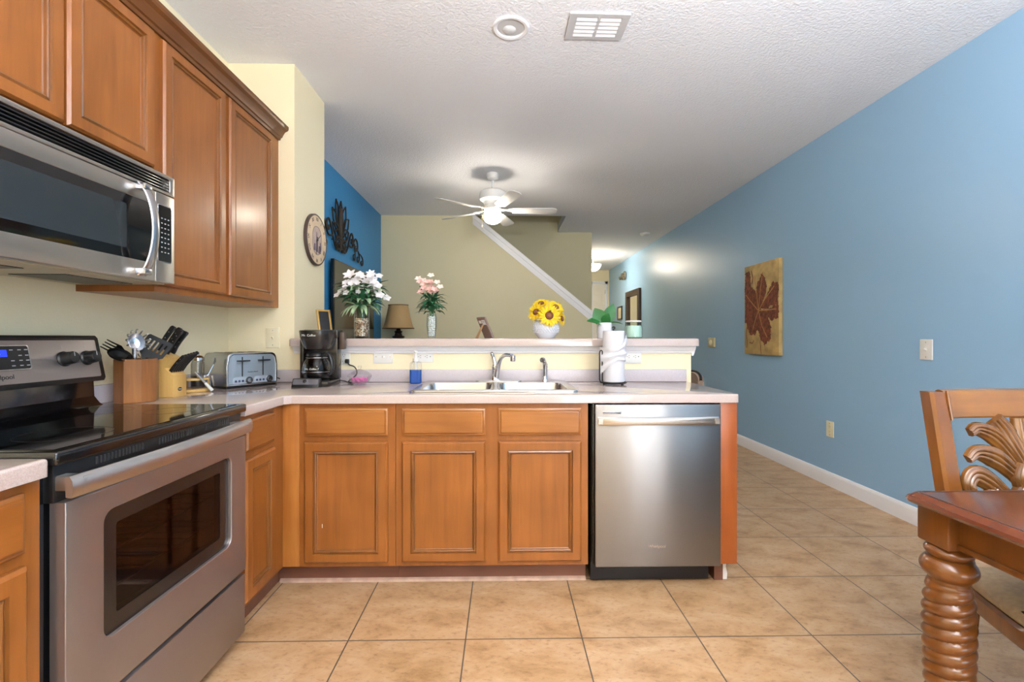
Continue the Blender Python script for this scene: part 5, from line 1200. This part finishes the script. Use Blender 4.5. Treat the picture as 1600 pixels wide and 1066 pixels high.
for k in range(6):
    p = Vector((-1.493, 2.122 + .0145 * k, ZC + .1145)); knife('black-handled steak knife in the low front row of the knife block', p + Vector((.001, 0, .001)), LD, .090 + .004 * k, .015, group='steak knives in the low front row')

# ------------------------------------------------------------------ wooden caddy with jar and spoons
VX, VY = -1.545, 2.36
t = thing('condiment_caddy', 'round two-tier wooden caddy beyond the knife block', 'caddy', (VX, VY, ZC))
B().lathe([(.070, .0005), (.072, .004), (.072, .012), (.070, .014), (0, .014)], (VX, VY, ZC), 36).build('base', PINE, t)
s_ = B().slab([(VX + .070 * math.cos(2 * PI * k / 36), VY + .070 * math.sin(2 * PI * k / 36)) for k in range(36)], [[(VX + .036 * math.cos(2 * PI * k / 20), VY + .030 + .033 * math.sin(2 * PI * k / 20)) for k in range(20)][::1]], ZC + .058, ZC + .066, .001); s_.build('ring_shelf', PINE, t)
for a in (0.6, 2.6, 4.2): B().lathe([(.004, .014), (.004, .058)], (VX + .06 * math.cos(a), VY + .06 * math.sin(a), ZC), 8).build('post', PINE, t)
t = thing('glass_canister', 'tall clear glass canister with a steel lid standing in the caddy', 'canister', (VX - .006, VY + .028, ZC + .0145))
JC = (VX - .0, VY + .030, ZC + .0145)
B().lathe([(0, .0005), (.028, .0005), (.030, .006), (.030, .12), (.025, .135), (.023, .135), (.028, .12), (.028, .008), (0, .004)], JC, 28, cap=False).build('glass_body', glass('canister_glass', (.85, .85, .85), 1.2), t)
B().lathe([(.027, .1355), (.029, .138), (.029, .152), (.022, .160), (.006, .166), (.008, .172), (0, .176)], JC, 28).build('lid', CHROME, t)
B().lathe([(0, .008), (.026, .008), (.026, .06), (0, .062)], JC, 20).build('contents', mat('dark_peppercorn', '#4a3d36', 0.7, var=.4, vscale=150), t)
t = thing('measuring_spoons', 'bunch of small steel measuring spoons hung on the caddy shelf', 'measuring spoons', (VX + .045, VY + .03, ZC + .066))
for k, (x, y) in enumerate(((.052, -.035), (.060, -.01), (.058, .018), (.048, .042))):
    b = B().lathe([(.012, .012), (.011, .006), (.006, .001), (0, 0.0)], (VX + x, VY + y, ZC + .0668), 16, cap=False); b.tube([(VX + x, VY + y + .01, ZC + .078), (VX + x + .010, VY + y + .016, ZC + .074), (VX + x + .018, VY + y + .02, ZC + .02)], .002, 6); b.build('spoon', CHROME, t)
t = thing('butter_spreader', 'white-handled spreader slanting across the front of the caddy', 'spreader', (VX + .08, VY - .03, ZC))
B().tube([(VX + .046, VY - .062, ZC + .10), (VX + .078, VY - .034, ZC + .045)], [.004, .005], 8).build('blade', SATIN, t)
B().tube([(VX + .078, VY - .034, ZC + .045), (VX + .100, VY - .014, ZC + .006)], [.006, .0085], 10).build('handle', PLATE, t)
t = thing('small_fork', 'thin dark fork standing upright at the far side of the caddy', 'fork', (VX + .03, VY + .064, ZC))
B().tube([(VX + .035, VY + .048, ZC + .067), (VX + .05, VY + .078, ZC + .13)], .003, 6).build('handle', SATIN, t)
B().tube([(VX + .05, VY + .078, ZC + .13), (VX + .053, VY + .084, ZC + .145), (VX + .053, VY + .086, ZC + .165)], [.003, .006, .004], 8, flat=.4).build('tines', mat('tarnished_dark', '#4b463f', 0.4, 0.6), t)

# ------------------------------------------------------------------ dining table
TBL = wood('table_honey', '#4a270a', '#7a4714', 'z', 0.28, 0.5, 0.8)
TBT = wood('table_top_red', '#50230d', '#683114', 'x', 0.22, 0.6, 0.6)
t = thing('dining_table', 'carved wooden dining table with rope-twist legs', 'table', (1.65, 0.55, 0))
TX0, TX1, TY0, TY1 = 1.112, 2.16, -0.30, 1.288
def tl(g, z): return [(x, y, z) for x, y in rr((TX0 + TX1) / 2, (TY0 + TY1) / 2, TX1 - TX0 - 2 * g, TY1 - TY0 - 2 * g, max(.02 - g * .3, .008), 4)]
b = B().loft([tl(.012, .728), tl(.004, .732), tl(.0, .740), tl(.003, .748), tl(.008, .751), tl(.014, .757), tl(.018, .760)]); to = b.build('table_top', TBT, t)
b = B().loft([tl(.0225, .7602), tl(.0225, .7606), tl(.0265, .7606), tl(.0265, .7602)], cap=False); b.build('top_inlay', mat('dark_inlay', '#34190c', 0.4), to)
ap = B()
for x0, x1, y0, y1 in ((TX0 + .055, TX0 + .078, TY0 + .1, TY1 - .1), (TX1 - .078, TX1 - .055, TY0 + .1, TY1 - .1), (TX0 + .1, TX1 - .1, TY1 - .078, TY1 - .055), (TX0 + .1, TX1 - .1, TY0 + .055, TY0 + .078)):
    ap.box(x0, x1, y0, y1, .645, .7275)
    if x1 - x0 < .1: ap.box(x0 - .006, x1 + .006, y0, y1, .638, .653, .003)
    else: ap.box(x0, x1, y0 - .006, y1 + .006, .638, .653, .003)
ap.build('apron', TBL, t)
for sx in (0, 1):
    for sy in (0, 1):
        cx = TX0 + .072 if sx == 0 else TX1 - .072; cy = TY1 - .064 if sy else TY0 + .064
        lo = B().box(cx - .046, cx + .046, cy - .046, cy + .046, .632, .7278, .006, 2).build('leg_block', TBL, t)
        b = B(); loops = []; n = 56
        def P(z):
            if z > .600: return (.040 + .012 * math.sin((z - .600) / .032 * PI), 0)
            if z > .545: return (.044 + .017 * math.sin((z - .545) / .055 * PI) ** .8, 0)
            if z > .530: return (.044, 0)
            if z > .12:
                f = (z - .12) / .41; return (.034 + .020 * math.sin(min(1, f * .75 + .25) * PI * .62) - .006 * max(0, f - .85) / .15, 1)
            if z > .09: return (.034 + .010 * math.sin((z - .09) / .03 * PI), 0)
            return (.030 + .012 * math.sin(z / .09 * PI), 0)
        N = 260
        for i in range(N + 1):
            z = .0005 + (.632 - .0005) * i / N; r, tw = P(z)
            if tw:
                e = min(1, (z - .12) / .03, (.53 - z) / .02); e = max(0, e)
            else: e = 0
            loops.append([((cx + rk * math.cos(q)), (cy + rk * math.sin(q)), z) for q, rk in [(2 * PI * k / n, r * (1 + e * .16 * (abs(math.sin(2 * PI * k / n - z * 98)) ** .8 - .65))) for k in range(n)]])
        b.loft(loops); b.build('leg', TBL, t, ang=60)

# ------------------------------------------------------------------ dining chair behind the table
CHW = wood('chair_honey', '#633a10', '#905d20', 'x', 0.28, 0.5, 0.7)
CHS = wood('chair_honey_upright', '#5b310d', '#824e18', 'z', 0.28, 0.5, 0.7)
CHX = 1.715
t = thing('dining_chair', 'carved wooden dining chair with a cushioned seat behind the table', 'chair', (CHX, 1.35, 0))
def backY(z): return 1.455 + (z - .48) * .20
for s in (-1, 1):
    pts = [(CHX + s * .265, 1.50, 0.0005), (CHX + s * .262, 1.46, .2), (CHX + s * .268, 1.435, .40), (CHX + s * .270, backY(.50), .50), (CHX + s * .268, backY(.70), .70), (CHX + s * .264, backY(.90), .90), (CHX + s * .262, backY(1.0), 1.0)]
    pts = spline(pts, 4); loops = []
    for p in pts:
        wd = .029 if p.z > .45 else .024; dp = .026
        loops.append([(p.x + a * wd, p.y + c * dp, p.z) for a, c in ((-1, -.7), (-.7, -1), (.7, -1), (1, -.7), (1, .7), (.7, 1), (-.7, 1), (-1, .7))])
    B().loft(loops).build('back_post', CHS, t, label='rear leg running up into the back post')
# top rail
b = B(); loops = []
for i in range(13):
    a = i / 12 * 2 - 1; x = CHX + a * .245; bow = .018 * (1 - a * a)
    f = lambda z, d: (x, backY(z) + bow - .022 + d, z)
    loops.append([f(.915, 0), f(.915, .032), f(.99, .036), f(1.003, .03), f(1.008, .018), f(1.003, .004), f(.99, 0), f(.92, -.004)])
b.loft(loops); b.build('top_rail', CHW, t)
for s in (-1, 1):
    B().tube([(CHX + s * .240, backY(z) - .028, z) for z in (.91, .95, .99, 1.005)], [.004, .005, .005, .004], 8).build('rail_end_bead', CHS, t)
b = B().box(CHX - .262, CHX + .262, backY(.55) - .012, backY(.55) + .012, .535, .575, .004); b.build('lower_rail', CHW, t)
# carved plume splat
def plume(pts, wds, thick=.018, grooves=4):
    P_ = [Vector(p) for p in pts]; P_ = spline(P_, 5); m = len(P_); b = B(); loops = []
    W_ = lambda f: wds[0] + (wds[1] - wds[0]) * min(1, f * 2) if f < .5 else wds[1] + (wds[2] - wds[1]) * (f - .5) * 2
    for i, p in enumerate(P_):
        t_ = (P_[min(i + 1, m - 1)] - P_[max(i - 1, 0)]).normalized(); n_ = Vector((t_.z, 0, -t_.x)); wd = W_(i / (m - 1)); lp = []
        K = 17
        for k in range(K):
            g = k / (K - 1) * 2 - 1; h = thick * (math.sqrt(max(0, 1 - g * g * .92))) * (.74 + .26 * abs(math.cos(g * PI * grooves / 2)))
            lp.append(p + n_ * wd * g + Vector((0, -h, 0)))
        lp.append(p + n_ * wd + Vector((0, .006, 0))); lp.append(p - n_ * wd + Vector((0, .006, 0)))
        loops.append(lp)
    b.loft(loops); return b
sp = B()
def SPT(x, z, d=0.0): return (CHX + x, backY(z) - .006 - d, z)
for s in (-1, 1):
    for pts, wd, d in (
        (((.0, .60), (-.07, .60), (-.12, .625), (-.145, .66), (-.125, .695)), (.014, .030, .016), .0),
        (((.0, .62), (-.08, .66), (-.14, .715), (-.185, .735), (-.21, .70), (-.19, .655)), (.016, .034, .015), .003),
        (((.0, .66), (-.055, .74), (-.11, .79), (-.165, .805), (-.20, .785)), (.016, .034, .014), .006),
        (((.0, .70), (-.045, .79), (-.09, .855), (-.145, .880), (-.175, .868)), (.016, .030, .014), .004),
        (((.0, .72), (-.03, .81), (-.055, .87), (-.085, .913)), (.018, .034, .026), .008),
        (((.0, .60), (-.04, .625), (-.07, .665), (-.055, .705)), (.012, .022, .010), .014),
        (((.0, .63), (-.035, .68), (-.055, .73), (-.04, .775)), (.012, .022, .008), .016)):
        q = plume([SPT(-s * p[0] * s * s if s < 0 else p[0], p[1], d) if False else SPT(s * p[0], p[1], d) for p in pts], wd, .018, 4); sp.add(q.v, q.f)
for pts, wd, d in ((((0, .66), (0, .76), (0, .85), (0, .916)), (.02, .036, .028), .010), (((0, .60), (0, .66), (0, .71), (0, .76)), (.012, .026, .006), .022)):
    q = plume([SPT(p[0], p[1], d) for p in pts], wd, .020, 4); sp.add(q.v, q.f)
sp.box(CHX - .03, CHX + .03, backY(.58) - .012, backY(.58) + .010, .565, .62)
sp.build('carved_splat', wood('carved_brown', '#482a0e', '#7d5020', 'z', 0.22, 0.6, 0.8), t, ang=50, label='carved plume of curling leaves')
# seat: bell shaped, wider toward the table
def seat_loop(g, z, sc_=1.0):
    half = [(.285, 1.425), (.318, 1.37), (.345, 1.29), (.37, 1.20), (.385, 1.12), (.375, 1.05), (.33, 1.0), (.2, .975), (0, .965)]
    pts = [Vector((x, y, 0)) for x, y in half]; pts = spline(pts, 4)
    L_ = [(CHX - max(0, p.x - g), p.y + (g if p.y < 1.2 else -g * .6), z) for p in pts]; R_ = [(CHX + max(0, p.x - g), p.y + (g if p.y < 1.2 else -g * .6), z) for p in pts[-2::-1]]
    return L_ + R_
b = B().loft([seat_loop(.0, .375), seat_loop(-.004, .385), seat_loop(-.004, .422), seat_loop(.004, .430)]); b.build('seat_frame', CHS, t, ang=40)
b = B().loft([seat_loop(.008, .4305), seat_loop(.0, .437), seat_loop(-.004, .452), seat_loop(.004, .468), seat_loop(.03, .480), seat_loop(.09, .487), seat_loop(.18, .489)]); b.build('cushion', mat('beige_cushion_fabric', '#a8957a', 0.9, var=.12, vscale=60, bump=.25, bscale=350), t, ang=60)
for s in (-1, 1):
    pts = spline([(CHX + s * .32, 1.045, .376), (CHX + s * .335, 1.02, .28), (CHX + s * .31, 1.03, .12), (CHX + s * .33, 1.0, .0005)], 5)
    B().tube(pts, [.032 - .014 * min(1, i / (len(pts) - 1) * 1.2) for i in range(len(pts))], 12).build('leg', CHS, t)
